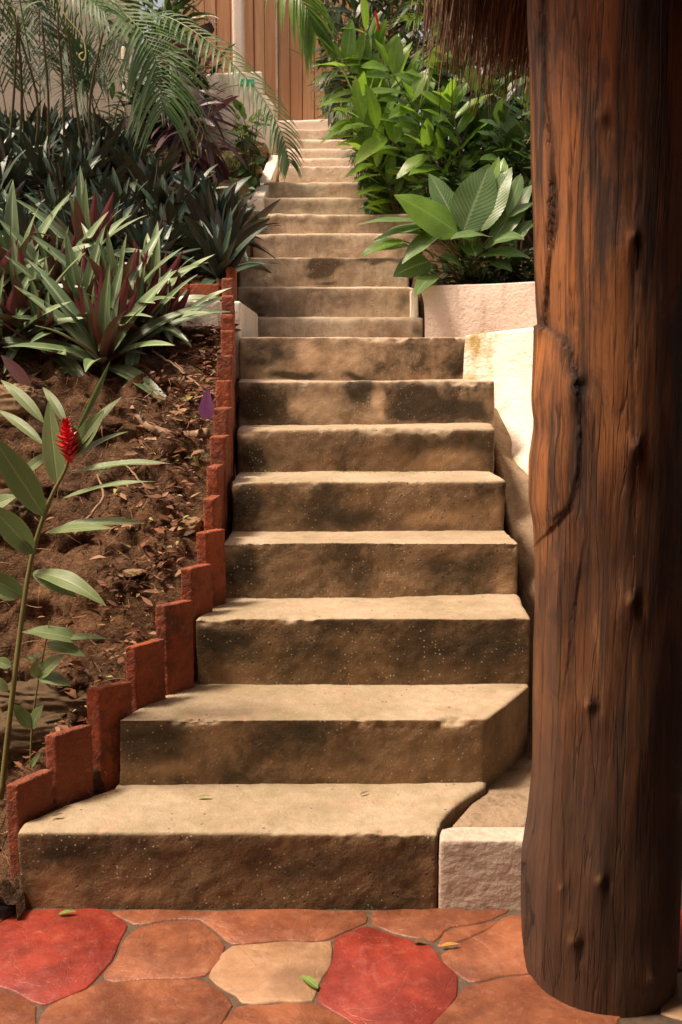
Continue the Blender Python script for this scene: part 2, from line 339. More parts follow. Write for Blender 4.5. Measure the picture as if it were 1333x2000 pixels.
# push soil lines sideways a little so the bank has small ledges
n0, n1_ = X.shape; V = np.stack([X, Yg, Z], -1).reshape(-1, 3)
dn = fbm(V * np.array([1, .4, 2.2]), 7, 3, 31); msk = (V[:, 0] < -.5) & (V[:, 1] < 4.9) & (V[:, 1] > 2.5)
V[:, 1] -= np.where(msk, dn * .09 * np.clip((-V[:, 0] - .5) / .1, 0, 1), 0)
idx = np.arange(n0 * n1_).reshape(n0, n1_)
Fc = np.stack([idx[:-1, :-1], idx[:-1, 1:], idx[1:, 1:], idx[1:, :-1]], -1).reshape(-1, 4)
m = NM('dark fibrous garden soil')
a = m.noise(4, 6, .65); b = m.noise(26, 6, .7, dist=.8); c3 = m.noise(90, 4, .7)
col = m.mix(m.ramp(a, .36, .64), (.060, .032, .016), (.165, .085, .042))
col = m.mix(m.ramp(b, .52, .74), col, (.20, .105, .05)); col = m.mix(m.ramp(c3, .60, .70, 0, .85), col, (.28, .17, .085)); fb = m.noise(1, 5, .6, m.map((30, 30, 160)), 1.5); col = m.mix(m.ramp(fb, .52, .66, 0, .6), col, (.26, .145, .07)); col = m.mix(m.ramp(fb, .46, .36, 0, .7), col, (.02, .011, .006))
col = m.mix(m.ramp(c3, .28, .42, .85, 0), col, (.012, .007, .004))
col = m.mix(m.attr('tanrock'), col, m.mix(m.ramp(b, .35, .65), (.26, .17, .09), (.50, .38, .23)))
hh_ = m.math('ADD', m.math('MULTIPLY', b, 1.0), m.math('MULTIPLY', c3, .7))
M['soil'] = m.fin(col, .95, m.bump(hh_, 1.0, .022), .2)
hm = mesh(V, Fc.tolist()); slv = np.interp(V[:, 1], SY, SL); ta = hm.attributes.new('tanrock', 'FLOAT', 'POINT')
ta.data.foreach_set('value', (np.clip(1.6 - (slv - V[:, 0]) / .38, 0, 1) * np.clip((V[:, 1] - 6.3) / .3, 0, 1) * (V[:, 0] < slv)).astype(np.float32))
ho = link('hillside', hm, M['soil']); setp(ho, kind='structure')

# ------------------------------------------------------------------ patio
m = NM('patio base'); v = m.map((1, 1, 0))
e = m.vor(2.6, 'DISTANCE_TO_EDGE', v); cc = m.sep(m.vor(2.6, 'F1', v, 'Color'))
col = m.mix(m.ramp(cc[0], .45, .55), (.24, .09, .045), m.mix(m.ramp(cc[1], .5, .6), (.21, .029, .018), (.28, .13, .065)))
col = m.mix(m.ramp(m.noise(9, 5), .4, .7, 0, .4), col, (.22, .07, .03)); col = m.mix(m.ramp(e, .008, .014, 1, 0), col, (.09, .06, .04))
M['patiobase'] = m.fin(col, .45, m.bump(m.math('ADD', m.ramp(e, .0, .03), m.math('MULTIPLY', m.noise(20), .2)), .8, .01), .5)
V = np.array([(-12, -8, -.006), (12, -8, -.006), (12, 2.7, -.006), (-12, 2.7, -.006)], float)
po = link('patio', mesh(V, [(0, 1, 2, 3)], False), M['patiobase']); setp(po, kind='structure')
def stone(name, c1, c2, c3):
    m = NM(name); n = m.noise(6, 5, .6, dist=.5); n2 = m.noise(30, 5, .65)
    col = m.mix(m.ramp(n, .38, .62), c1, c2); col = m.mix(m.ramp(n2, .55, .75, 0, .5), col, c3)
    ve = m.math('ABSOLUTE', m.math('SUBTRACT', m.noise(3.2, 4, .5, m.map(loc=(3, 1, 0)), 1.2), .5))
    col = m.mix(m.ramp(ve, .0, .005, .10, 0), col, (.55, .34, .22))
    col = m.mix(m.ramp(m.noise(4.5, 8, .75, m.map(loc=(9, 2, 0))), .44, .62, 0, .7), col, tuple(.5 * x for x in c2)); col = m.mix(m.ramp(m.noise(130, 3, .6), .62, .75, 0, .35), col, (.45, .30, .2))
    h = m.math('ADD', m.math('MULTIPLY', n, 1.2), m.math('MULTIPLY', n2, .35)); h = m.math('SUBTRACT', h, m.ramp(ve, 0, .01, .08, 0))
    return m.fin(col, m.ramp(n2, .3, .7, .34, .6), m.bump(h, .6, .012), .5)
M['stone_red'] = stone('red painted flagstone', (.33, .046, .025), (.22, .027, .016), (.38, .11, .065))
M['stone_orange'] = stone('terracotta flagstone', (.33, .120, .055), (.21, .064, .029), (.40, .20, .11))
M['stone_beige'] = stone('sand coloured flagstone', (.44, .265, .15), (.36, .20, .105), (.50, .34, .21))
m = NM('dark mortar'); n = m.noise(40, 4)
M['mortar'] = m.fin(m.mix(n, (.035, .022, .014), (.17, .11, .07)), .9, m.bump(n, .8, .006))
zs = lambda L: [(x * .825, 1700 + y * .825) for x, y in L]
stones = [
 ('r', zs([(60, 99), (258, 99), (306, 130), (272, 195), (238, 255), (212, 282), (108, 320), (0, 280), (-60, 255), (-40, 160)])),
 ('o', zs([(-50, 90), (52, 97), (-45, 155), (-110, 160)])),
 ('o', zs([(328, 138), (472, 128), (528, 180), (523, 215), (490, 258), (440, 264), (245, 266), (283, 200)])),
 ('o', zs([(270, 100), (400, 99), (862, 99), (868, 124), (792, 165), (545, 175), (482, 122), (470, 120), (324, 128)])),
 ('b', zs([(548, 182), (783, 173), (780, 222), (733, 310), (572, 324), (505, 258), (524, 205)])),
 ('r', zs([(797, 172), (868, 134), (930, 155), (1018, 182), (1080, 262), (1076, 310), (1035, 362), (930, 420), (842, 362), (752, 312), (786, 225)])),
 ('o', zs([(878, 99), (1215, 97), (1188, 108), (1110, 127), (1048, 146), (1024, 172), (940, 148), (880, 126)])),
 ('o', zs([(1056, 152), (1110, 136), (1180, 120), (1132, 148), (1080, 172), (1034, 184)])),
 ('o', zs([(1080, 186), (1136, 156), (1195, 116), (1330, 100), (1420, 150), (1400, 205), (1110, 276), (1066, 238), (1046, 200)])),
 ('o', zs([(1104, 288), (1400, 215), (1500, 300), (1400, 480), (1060, 480), (960, 418), (1042, 362)])),
 ('o', zs([(562, 334), (742, 318), (835, 366), (900, 420), (700, 520), (520, 480), (525, 372)])),
 ('o', zs([(118, 326), (212, 290), (240, 272), (490, 270), (548, 330), (515, 372), (500, 470), (200, 500), (98, 372)])),
 ('o', zs([(-80, 270), (0, 292), (92, 324), (84, 372), (190, 500), (0, 560), (-160, 420)])),
 ('r', [(1290, 1770), (1420, 1765), (1520, 1850), (1440, 1890), (1300, 1895)]),
 ('b', [(1300, 1905), (1440, 1900), (1520, 1960), (1430, 2010), (1290, 1990)]),
 ('o', [(1440, 1765), (1600, 1765), (1650, 1850), (1535, 1845)])]
Va = []; Fa = []; mi = []
for q, (k, pl) in enumerate(stones):
    P = np.array([onz(x, y, 0)[:2] for x, y in pl])
    P = P[np.isfinite(P).all(1)]; c = P.mean(0)
    if P[1].tolist() == P[0].tolist(): continue
    # densify + wobble, inset
    Q = []
    for i in range(len(P)):
        a, b = P[i], P[(i + 1) % len(P)]; n = max(2, int(np.linalg.norm(b - a) / .025))
        for t in range(n):
            Q.append(lerp(a, b, t / n))
    Q = np.array(Q)
    for _ in range(1): Q = (np.roll(Q, 1, 0) + 6 * Q + np.roll(Q, -1, 0)) / 8
    P3 = np.column_stack([Q, np.zeros(len(Q))]); Q = Q + np.column_stack([fbm(P3, 14, 3, 70), fbm(P3, 14, 3, 71)]) * .016
    area = np.sum(Q[:, 0] * np.roll(Q[:, 1], -1) - np.roll(Q[:, 0], -1) * Q[:, 1])
    if area < 0: Q = Q[::-1]
    T = np.roll(Q, -1, 0) - np.roll(Q, 1, 0); T /= np.linalg.norm(T, axis=1)[:, None]; Nn = np.column_stack([-T[:, 1], T[:, 0]])
    rings = [(Q - Nn * .0065, -.010), (Q - Nn * .0055, .0), (Q - Nn * .004, .0048), (Q - Nn * .0005, .0064)]
    size = np.linalg.norm(Q - Q.mean(0), axis=1)
    cen = Q.mean(0)
    b0 = len(Va); n = len(Q)
    for rg, z in rings:
        zz = z + (0 if z <= .0 else 1) * fbm(np.column_stack([rg, np.zeros(n)]), 9, 3, 72) * .0008
        Va += [(rg[i][0], rg[i][1], zz[i] if np.ndim(zz) else zz) for i in range(n)]
    mat_i = {'r': 0, 'o': 1, 'b': 2}[k]
    for r_ in range(len(rings) - 1):
        for i in range(n):
            j = (i + 1) % n; Fa.append((b0 + r_ * n + i, b0 + r_ * n + j, b0 + (r_ + 1) * n + j, b0 + (r_ + 1) * n + i)); mi.append(mat_i)
    Fa.append(tuple(b0 + (len(rings) - 1) * n + i for i in range(n))); mi.append(mat_i)
fo = link('flagstone_paving', mesh(np.array(Va), Fa, True, mi=mi), [M['stone_red'], M['stone_orange'], M['stone_beige']]); setp(fo, kind='structure')
c = [onz(-60, 1772, 0), onz(1600, 1772, 0), onz(1700, 2150, 0), onz(-160, 2150, 0)]
mo = link('mortar_bed', mesh(np.array([(p[0], p[1] + (.02 if i < 2 else 0), .0025) for i, p in enumerate(c)]), [(3, 2, 1, 0)], False), M['mortar']); setp(mo, kind='structure')

# ------------------------------------------------------------------ brick edging
m = NM('red oxide painted brick'); n = m.noise(14, 5, .6); n2 = m.noise(60, 4, .7); r_ = m.attr('rnd')
obr = m.n('ShaderNodeObjectInfo').outputs['Random']
col = m.mix(n, (.28, .058, .022), (.42, .105, .038)); col = m.mix(m.ramp(obr, 0, 1, 0, .6), col, (.15, .055, .032))
col = m.mix(m.ramp(m.noise(9, 7, .75), .48, .64, 0, .8), col, (.085, .034, .02)); col = m.mix(m.ramp(m.noise(16, 6, .7, m.map(loc=(5, 5, 5))), .58, .68, 0, .5), col, (.40, .20, .12)); col = m.mix(m.ramp(n2, .62, .75, 0, .7), col, (.07, .03, .018))
M['brick'] = m.fin(col, m.ramp(n, .3, .7, .6, .85), m.bump(m.math('ADD', n, m.math('MULTIPLY', n2, 1.5)), .9, .008), .3)
edg = empty('brick_edging', (-.8, 2.42, 0), 'stepped edging of upright red painted bricks between the soil bank and the stairs', 'edging')
bl = [((9, 1526), (34, 1533), (104, 1502)), ((85, 1429), (108, 1436), (182, 1414)), ((167, 1339), (193, 1346), (260, 1330)),
      ((243, 1256), (265, 1263), (324, 1247)), ((302, 1175), (324, 1182), (378, 1171)), ((351, 1107), (374, 1110), (412, 1101)),
      ((383, 1036), (403, 1040), (431, 1034)), ((397, 972), (419, 975), (433, 966)), ((403, 910), (426, 912), (438, 906)),
      ((410, 851), (441, 853), (450, 848)), ((417, 795), (446, 797), (455, 793)), ((421, 741), (450, 743), (457, 740)),
      ((423, 692), (453, 694), (457, 692)), ((431, 643), (457, 645), (459, 644)), ((431, 613), (457, 614), (459, 613)), ((433, 576), (457, 577), (459, 576)), ((433, 542), (457, 543), (459, 542)), ((441, 520), (461, 521), (463, 520))]
BYs = [2.42, 2.53, 2.65, 2.76, 2.88, 3.0, 3.12, 3.26, 3.40, 3.55, 3.71, 3.88, 4.06, 4.26, 4.46, 4.68, 5.0, 5.2]
for i, (A, B, Cc) in enumerate(bl):
    b = at(*B, BYs[i]); hb = b[2]; fl = at(*A, BYs[i] + (.004 if i < 7 else 0)); fl[2] = hb
    if i < 8: cpt = onz(*Cc, hb) if hb < 1.1 else at(*Cc, BYs[i] + .11)
    else: cpt = at(*Cc, BYs[i] + .13)
    d = (cpt - b); L = math.hypot(d[0], d[1]); L2 = min(max(L, .10), .145); d = d / L * L2
    poly = [(fl[0], fl[1]), (b[0], b[1]), (b[0] + d[0], b[1] + d[1]), (fl[0] + d[0], fl[1] + d[1])]
    dep = .42 if i > 3 else .36
    me = remesh(prism(poly, max(hb - dep, -.02), hb), .0042 if i < 8 else .006, 2, ((.0035, 14, 4), (.0014, 70, 2)), seed=40 + i)
    link('brick', me, M['brick'], edg)
row = empty('brick_row', tuple(at(380, 580, 5.05)), 'short row of dark red bricks capping the small white wall left of the stairs', 'bricks')
for (xa, xb) in ((333, 369), (371, 430)):
    a = at(xa, 583, 5.02); b = at(xb, 554, 5.02)
    me = remesh(prism([(a[0], 5.02), (b[0], 5.02), (b[0], 5.10), (a[0], 5.10)], a[2], b[2]), .006, 2, ((.002, 20, 3),), seed=int(xa)); link('brick', me, M['brick'], row)

# ------------------------------------------------------------------ walls
def boxwall(name, px0, px1, pt0, pt1, pb, Y, th, mat, label, cat='wall', vox=.012, sm=3, amps=((.008, 2.5, 3), (.003, 14, 3)), Y2=None):
    """wall facing the camera: top line from (px0,pt0) to (px1,pt1), bottom at pixel pb"""
    Y2 = Y2 or Y
    a = at(px0, pt0, Y); b = at(px1, pt1, Y2); lo = at(px0, pb, Y)[2]
    me = prism([(a[0], Y), (b[0], Y2), (b[0], Y2 + th), (a[0], Y + th)], lo, [a[2], b[2], b[2], a[2]])
    me = remesh(me, vox, sm, amps, seed=len(name)) if vox else me
    o = link(name, me, mat, org=((a[0] + b[0]) / 2, Y, lo)); setp(o, label, cat); return o
boxwall('retaining_wall', 338, 431, 585, 585, 700, 4.93, .13, M['white'], 'small white plastered wall block left of the red bricks, above the bark litter')
boxwall('retaining_wall', -260, 330, 380, 556, 760, 5.15, .14, M['white'], 'white plastered terrace wall running behind the large boat lilies', vox=.016)
boxwall('wall_stub', 456, 470, 588, 588, 740, 4.97, 1.0, M['white'], 'narrow rounded white plaster stub between bricks and landing', vox=.01)
def patch(name, rows, mat, label, capw=.16, n=110, mrows=50, amps=((.012, 2.2, 3), (.005, 9, 4), (.002, 40, 2)), seed=3, cat='wall'):
    """rows: list from top to bottom, each a list of (px,py,Y)"""
    G = np.array([curve([at(*p) for p in r_], n) for r_ in rows])
    G = np.array([curve(G[:, k], mrows) for k in range(n)]).transpose(1, 0, 2)
    T = np.gradient(G, axis=1); S = np.gradient(G, axis=0); N = np.cross(S, T); N /= np.linalg.norm(N, axis=2)[..., None] + 1e-9
    if N[..., 1].mean() > 0: N = -N
    P = G.reshape(-1, 3); d = sum(a * fbm(P, s, o, seed + k) for k, (a, s, o) in enumerate(amps)); G = G + N * d.reshape(G.shape[:2])[..., None]
    back = -N[0] * np.array([1, 1, 0]); back /= np.linalg.norm(back, axis=1)[:, None]
    r1 = G[0] + back * .006 + np.array([0, 0, .006]); r2 = G[0] + back * .03 + np.array([0, 0, .009]); r3 = G[0] + back * capw + np.array([0, 0, .007]); r4 = r3 + np.array([0, 0, -.4])
    G = np.concatenate([[r4, r3, r2, r1], G]); a, b = G.shape[:2]; idx = np.arange(a * b).reshape(a, b)
    Fc = np.stack([idx[:-1, :-1], idx[1:, :-1], idx[1:, 1:], idx[:-1, 1:]], -1).reshape(-1, 4)
    V = G.reshape(-1, 3); o = link(name, mesh(V, Fc.tolist()), mat, org=tuple(V.mean(0))); return setp(o, label, cat)
# material of the bright curved wall: lime wash with mossy run-off by the steps
m = NM('curved lime wash with mossy run'); n1 = m.noise(3, 4, .6); v = m.map((1, 1, .45))
c = m.mix(m.ramp(n1, .35, .65), (.86, .80, .70), (.80, .72, .59))
ob = m.sep(m.n('ShaderNodeNewGeometry').outputs['Position'])
nearx = m.ramp(m.math('ADD', ob[0], m.math('MULTIPLY', m.math('SUBTRACT', m.noise(7, 4, .6, v), .5), .5)), .64, .78, 1, 0)
c = m.mix(m.math('MULTIPLY', nearx, m.ramp(m.noise(9, 5, .7, v), .38, .56)), c, (.42, .30, .10))
low_ = m.ramp(m.math('ADD', ob[2], m.math('MULTIPLY', m.math('SUBTRACT', m.noise(6, 4, .6), .5), .3)), .90, 1.05, 1, 0)
c = m.mix(m.math('MULTIPLY', low_, .85), c, (.20, .14, .07)); c = m.mix(m.ramp(m.noise(4, 8, .75, m.map((1, 1, .6))), .56, .68, 0, .4), c, (.45, .36, .22))
hb = m.math('ADD', m.noise(60, 4, .6), m.math('MULTIPLY', m.noise(16, 3, .6, m.map((1, 1, 2.5))), 1.0))
M['curved'] = m.fin(c, .8, m.bump(hb, .8, .008), .3)
patch('curved_wall', [
    [(909, 658, 4.92), (960, 651, 4.86), (1005, 646, 4.72), (1050, 642, 4.5), (1130, 640, 4.15), (1260, 640, 3.8), (1700, 632, 3.6), (2500, 628, 3.5)],
    [(905, 742, 4.9), (966, 748, 4.8), (1010, 745, 4.65), (1056, 740, 4.42), (1140, 740, 4.05), (1270, 740, 3.7), (1710, 740, 3.5), (2520, 740, 3.4)],
    [(900, 860, 4.86), (968, 850, 4.62), (1016, 850, 4.45), (1066, 850, 4.25), (1160, 850, 3.9), (1290, 850, 3.55), (1730, 850, 3.38), (2540, 850, 3.3)],
    [(930, 890, 4.8), (975, 902, 4.42), (1003, 925, 4.22), (1045, 946, 4.06), (1160, 955, 3.75), (1300, 960, 3.45), (1750, 960, 3.3), (2560, 960, 3.22)]], M['curved'],
    'bright lime washed curved wall bulging out between the upper steps and the wooden post')
patch('plinth_wall', [
    [(930, 800, 4.7), (972, 880, 4.36), (1003, 922, 4.18), (1045, 943, 4.02), (1160, 952, 3.7), (1300, 958, 3.4), (1750, 958, 3.25), (2560, 958, 3.18)],
    [(965, 940, 4.5), (984, 985, 4.05), (1012, 1020, 3.92), (1050, 1040, 3.8), (1160, 1050, 3.5), (1300, 1060, 3.2), (1750, 1060, 3.12), (2560, 1060, 3.08)],
    [(985, 1100, 4.2), (1010, 1140, 3.72), (1035, 1160, 3.55), (1070, 1180, 3.42), (1180, 1200, 3.2), (1310, 1200, 3.0), (1760, 1200, 2.98), (2570, 1200, 2.96)],
    [(1000, 1300, 3.4), (1030, 1330, 3.22), (1055, 1345, 3.12), (1090, 1360, 3.02), (1190, 1370, 2.95), (1310, 1370, 2.85), (1760, 1370, 2.84), (2570, 1370, 2.84)],
    [(940, 1560, 2.98), (965, 1545, 2.86), (1010, 1545, 2.83), (1060, 1545, 2.82), (1190, 1545, 2.81), (1330, 1545, 2.8), (1770, 1560, 2.79), (2580, 1560, 2.79)]], M['tan'],
    'tan concrete base wall rising beside the steps below the bright curved wall', capw=.1, n=130, mrows=80)
patch('upper_retaining_wall', [
    [(818, 559, 6.12), (860, 559, 6.1), (905, 558, 6.08), (970, 556, 6.0), (1045, 552, 5.85), (1150, 549, 5.6), (1280, 548, 5.3), (1650, 552, 5.15), (2400, 552, 5.1)],
    [(829, 600, 6.10), (868, 600, 6.08), (910, 600, 6.05), (975, 600, 5.97), (1050, 600, 5.83), (1155, 600, 5.58), (1285, 600, 5.28), (1655, 600, 5.13), (2400, 600, 5.08)],
    [(830, 700, 6.07), (870, 700, 6.05), (912, 700, 6.02), (978, 700, 5.95), (1052, 700, 5.8), (1158, 700, 5.55), (1288, 700, 5.25), (1655, 700, 5.1), (2400, 700, 5.05)]], M['pinkwall'],
    'pinkish plastered retaining wall holding the bed of broad leaved plants right of the stairs', amps=((.006, 2.2, 3), (.002, 12, 3)))
boxwall('wall_return', 807, 819, 561, 560, 700, 6.13, .9, M['white'], 'narrow cream wall end where the steps meet the upper retaining wall')
# lower ledge and block
z = onz(950, 1650, .172)[2]
a = at(857, 1640, Y1 - .005); hz = a[2] - .002
YB = onz(950, 1613, hz)[1]; xb = onz(884, 1613, hz)[0]
poly = [(a[0], Y1 - .005), (3.4, Y1 - .005), (3.4, YB), (xb, YB), (a[0] + .010, Y1 + .06)]
me = remesh(prism(poly, -.03, hz), .007, 4, ((.003, 5, 3), (.0014, 22, 3), (.0012, 70, 2)), seed=77)
o = link('block_wall', me, M['block'], org=(.8, Y1, 0)); setp(o, 'low rough whitewashed block wall at the foot of the stairs by the wooden post', 'wall')
me = remesh(prism([(xb - .004, YB + .004), (3.4, YB + .004), (3.4, 2.95), (.47, 2.95), (onz(946, 1545, hz)[0], onz(946, 1545, hz)[1]), (onz(912, 1575, hz)[0], onz(912, 1575, hz)[1])], -.02, hz - .005), .008, 3, ((.004, 6, 3), (.002, 22, 3)), seed=78)
o = link('concrete_ledge', me, M['tan'], org=(.8, 2.7, 0)); setp(o, 'stained concrete ledge between the lowest steps and the wooden post', 'ledge')
# upper garden wall, curb
def shape_front(name, pts, Y, th, mat, label, cat, vox=.014):
    P = [at(x, y, Y) for x, y in pts]; bm = bmesh.new()
    A = [bm.verts.new((p[0], Y, p[2])) for p in P]; B = [bm.verts.new((p[0], Y + th, p[2])) for p in P]; n = len(P)
    bm.faces.new(A); bm.faces.new(B[::-1])
    for i in range(n): bm.faces.new((A[i], B[i], B[(i + 1) % n], A[(i + 1) % n]))
    bmesh.ops.recalc_face_normals(bm, faces=bm.faces); me = bpy.data.meshes.new(name); bm.to_mesh(me); bm.free()
    me = remesh(me, vox, 2, ((.003, 3, 3), (.0015, 20, 2)), seed=5)
    o = link(name, me, mat, org=tuple(np.array(P).mean(0))); return setp(o, label, cat)
shape_front('garden_wall', [(330, 150), (445, 141), (513, 138), (516, 180), (538, 207), (539, 420), (330, 420)], 9.1, .16, M['brightwall'],
            'pale pink garden wall with a stepped end left of the top steps, below the white fence post', 'wall')
boxwall('top_wall', 500, 800, 236, 228, 262, 9.9, .25, M['brightwall'], 'low pale wall closing the top of the stairs under the board fence', vox=.016)
P = [at(488, 391, 7.6), at(515, 388, 7.6), at(549, 302, 8.85), at(528, 302, 8.85)]
bm = bmesh.new(); A = [bm.verts.new(p) for p in P]; B = [bm.verts.new(p - np.array([0, 0, .5])) for p in P]
bm.faces.new(A); bm.faces.new(B[::-1])
for i in range(4): bm.faces.new((A[i], B[i], B[(i + 1) % 4], A[(i + 1) % 4]))
bmesh.ops.recalc_face_normals(bm, faces=bm.faces); me = bpy.data.meshes.new('c'); bm.to_mesh(me); bm.free()
o = link('stair_curb', remesh(me, .012, 2, ((.004, 5, 3),)), M['brightwall'], org=tuple(P[0])); setp(o, 'sloping white curb along the left side of the upper steps', 'curb')
boxwall('stair_side_wall', 474, 494, 392, 390, 520, 7.1, .5, M['tan'], 'mossy tan wall end beside the upper steps under the dark leaves')
boxwall('house_wall', -420, 262, -60, -60, 480, 9.6, .2, M['housewall'], 'shaded cream house wall behind the palm stems at upper left', vox=None)
o = boxwall('house_column', 236, 262, 88, 92, 330, 8.7, .14, M['brightwall'], 'square pale column in front of the house wall at upper left', 'column', vox=.014, amps=((.002, 5, 2),))
# ------------------------------------------------------------------ fence
m = NM('reddish fence board'); v = m.map((22, 22, 1.1)); oi = m.n('ShaderNodeObjectInfo').outputs['Random']
n = m.noise(1.6, 6, .6, v, .6); kn = m.vor(2.2, vec=m.map((1.4, 1.4, .9)))
col = m.mix(m.ramp(n, .35, .65), (.46, .24, .12), (.62, .37, .21)); col = m.mix(m.ramp(oi, 0, 1, 0, .5), col, (.40, .19, .10))
col = m.mix(m.ramp(kn, .04, .11, .8, 0), col, (.14, .05, .025)); M['board'] = m.fin(col, .65, m.bump(n, .3, .004), .35)
fence = empty('board_fence', tuple(at(600, 240, 10.05)), 'tall fence of reddish vertical boards closing the top of the stairs', 'fence')
bx = [330, 356, 380, 402, 424, 452] + [476, 497, 518, 543, 567, 591, 614, 637, 662, 686, 710, 735, 760, 785, 810]
for i in range(len(bx) - 1):
    a = at(bx[i] + .7, 150, 10.2); b = at(bx[i + 1] - .5, 150, 10.2); dy = random.uniform(0, .014)
    me = prism([(a[0], 10.2 + dy), (b[0], 10.2 + dy), (b[0], 10.23 + dy), (a[0], 10.23 + dy)], at(600, 250, 10.2)[2] - .15, at(600, -160, 10.2)[2])
    bmm = bmesh.new(); bmm.from_mesh(me); bmesh.ops.bevel(bmm, geom=bmm.edges[:], offset=.003, segments=1, affect='EDGES'); bmm.to_mesh(me); bmm.free()
    link('board', me, M['board'], fence)
a = at(331, 150, 10.26); b = at(809, 150, 10.26); DW = simple_dark = NM('dark gap sheet').fin((.05, .025, .015), .8)
link('gap_backing', prism([(a[0], 10.25), (b[0], 10.25), (b[0], 10.27), (a[0], 10.27)], at(600, 250, 10.2)[2] - .15, at(600, -160, 10.2)[2] - .01), DW, fence)  # dark sheet added behind the boards so their gaps look dark
for pxs in (541, 688):
    a = at(pxs - 2, 150, 10.17); b = at(pxs + 2, 150, 10.17)
    link('batten', prism([(a[0], 10.165), (b[0], 10.165), (b[0], 10.197), (a[0], 10.197)], at(600, 250, 10.2)[2] - .1, at(600, -150, 10.2)[2]), M['step_pink'], fence)
boxwall('fence_post', 451, 474, -160, -160, 250, 10.0, .12, M['brightwall'], 'tall white square post in front of the board fence', 'post', vox=.014, amps=((.002, 5, 2),))
# sign
m = NM('green sign face'); M['green'] = m.fin((.03, .42, .22), .4)
m = NM('white sign paint'); M['signwhite'] = m.fin((.8, .8, .75), .4)
sg = empty('exit_sign', tuple(at(483, 160, 9.06)), 'small green sign with white marks on the pale garden wall', 'sign')
a = at(469, 168, 9.07); b = at(497, 154, 9.07)
link('plate', prism([(a[0], 9.078), (b[0], 9.078), (b[0], 9.088), (a[0], 9.088)], a[2], b[2]), M['green'], sg)
A = Acc()
def slab(pts, Y, th=.002):
    P = [at(x, y, Y) for x, y in pts]; n = len(P); V = P + [p + np.array([0, th, 0]) for p in P]
    A.add(V, [tuple(range(n)), tuple(range(2 * n - 1, n - 1, -1))] + [(i, n + i, n + (i + 1) % n, (i + 1) % n) for i in range(n)])
slab([(478, 157.5), (480, 157.5), (480, 159.5), (478, 159.5)], 9.074)
slab([(476, 160), (481, 160), (479.6, 163), (482, 166.5), (480.6, 166.8), (478.4, 164), (475.5, 166), (475, 165), (477.4, 162.4)], 9.074)
slab([(472, 163), (475, 160.5), (474.6, 163.5)], 9.074)
A.build('pictogram', M['signwhite'], sg, smooth=False)
# ================================================================== POST AND PALAPA
m = NM('varnished tree trunk'); v = m.map((20, 20, 1.5), ); v2 = m.map((120, 120, 5.0))
g1 = m.noise(1.2, 6, .62, v, .5); g2 = m.noise(1.0, 8, .8, v2, .5); big = m.noise(1.6, 4, .6, m.map((2.2, 2.2, .8)), .4)
st = m.attr('stain')
col = m.mix(m.ramp(big, .36, .66), (.155, .050, .013), (.52, .185, .042))
col = m.mix(m.ramp(g1, .45, .60, 0, .9), col, (.040, .017, .009)); col = m.mix(m.ramp(g2, .52, .62, 0, .55), col, (.42, .20, .08)); col = m.mix(m.ramp(g2, .46, .36, 0, .75), col, (.035, .015, .008))
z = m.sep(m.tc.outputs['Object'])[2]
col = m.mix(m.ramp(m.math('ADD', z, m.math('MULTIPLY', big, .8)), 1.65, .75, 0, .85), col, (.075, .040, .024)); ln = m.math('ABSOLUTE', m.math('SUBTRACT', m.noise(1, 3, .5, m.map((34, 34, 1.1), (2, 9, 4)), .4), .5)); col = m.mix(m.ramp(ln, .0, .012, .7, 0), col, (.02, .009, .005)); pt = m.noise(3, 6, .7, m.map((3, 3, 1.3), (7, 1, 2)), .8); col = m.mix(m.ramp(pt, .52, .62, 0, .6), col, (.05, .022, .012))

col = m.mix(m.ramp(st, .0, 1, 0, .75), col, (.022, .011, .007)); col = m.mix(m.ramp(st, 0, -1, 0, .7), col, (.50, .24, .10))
hh_ = m.math('ADD', m.math('ADD', m.math('MULTIPLY', g1, .8), m.math('MULTIPLY', g2, 1.0)), m.ramp(ln, 0, .02, -.4, 0))
M['trunk'] = m.fin(col, m.ramp(g2, .3, .7, .42, .62), m.bump(hh_, .9, .008), .4)
PYc = 2.10
tl = [(-700, 1030), (0, 1036), (100, 1043), (300, 1042), (500, 1045), (640, 1052), (700, 1045), (780, 1039), (830, 1045), (900, 1033), (980, 1032), (1030, 1043), (1150, 1045), (1300, 1043), (1500, 1042), (1600, 1032), (1680, 1020), (1760, 1016), (1850, 1019), (1900, 1028), (2000, 1040), (2150, 1030)]
tr = [(-700, 1375), (0, 1366), (800, 1352), (1300, 1343), (1600, 1331), (1800, 1319), (2000, 1309), (2150, 1312)]
zl = np.array([at(x, y, PYc)[[2, 0]] for y, x in tl])[::-1]; zr = np.array([at(x, y, PYc)[[2, 0]] for y, x in tr])[::-1]
nz_, na = 760, 300
zz = np.linspace(-.02, 2.95, nz_); xl = np.interp(zz, zl[:, 0], zl[:, 1]); xr = np.interp(zz, zr[:, 0], zr[:, 1])
k = np.ones(9) / 9; xs_ = np.convolve(np.pad(xl, 4, 'edge'), k, 'valid')
cx = (1.0 * np.convolve(np.pad((xl + xr) / 2, 40, 'edge'), np.ones(81) / 81, 'valid')); rr = (xr - cx)
rr = np.convolve(np.pad(rr, 20, 'edge'), np.ones(41) / 41, 'valid'); dl = (cx - xs_) - rr      # left side wobble
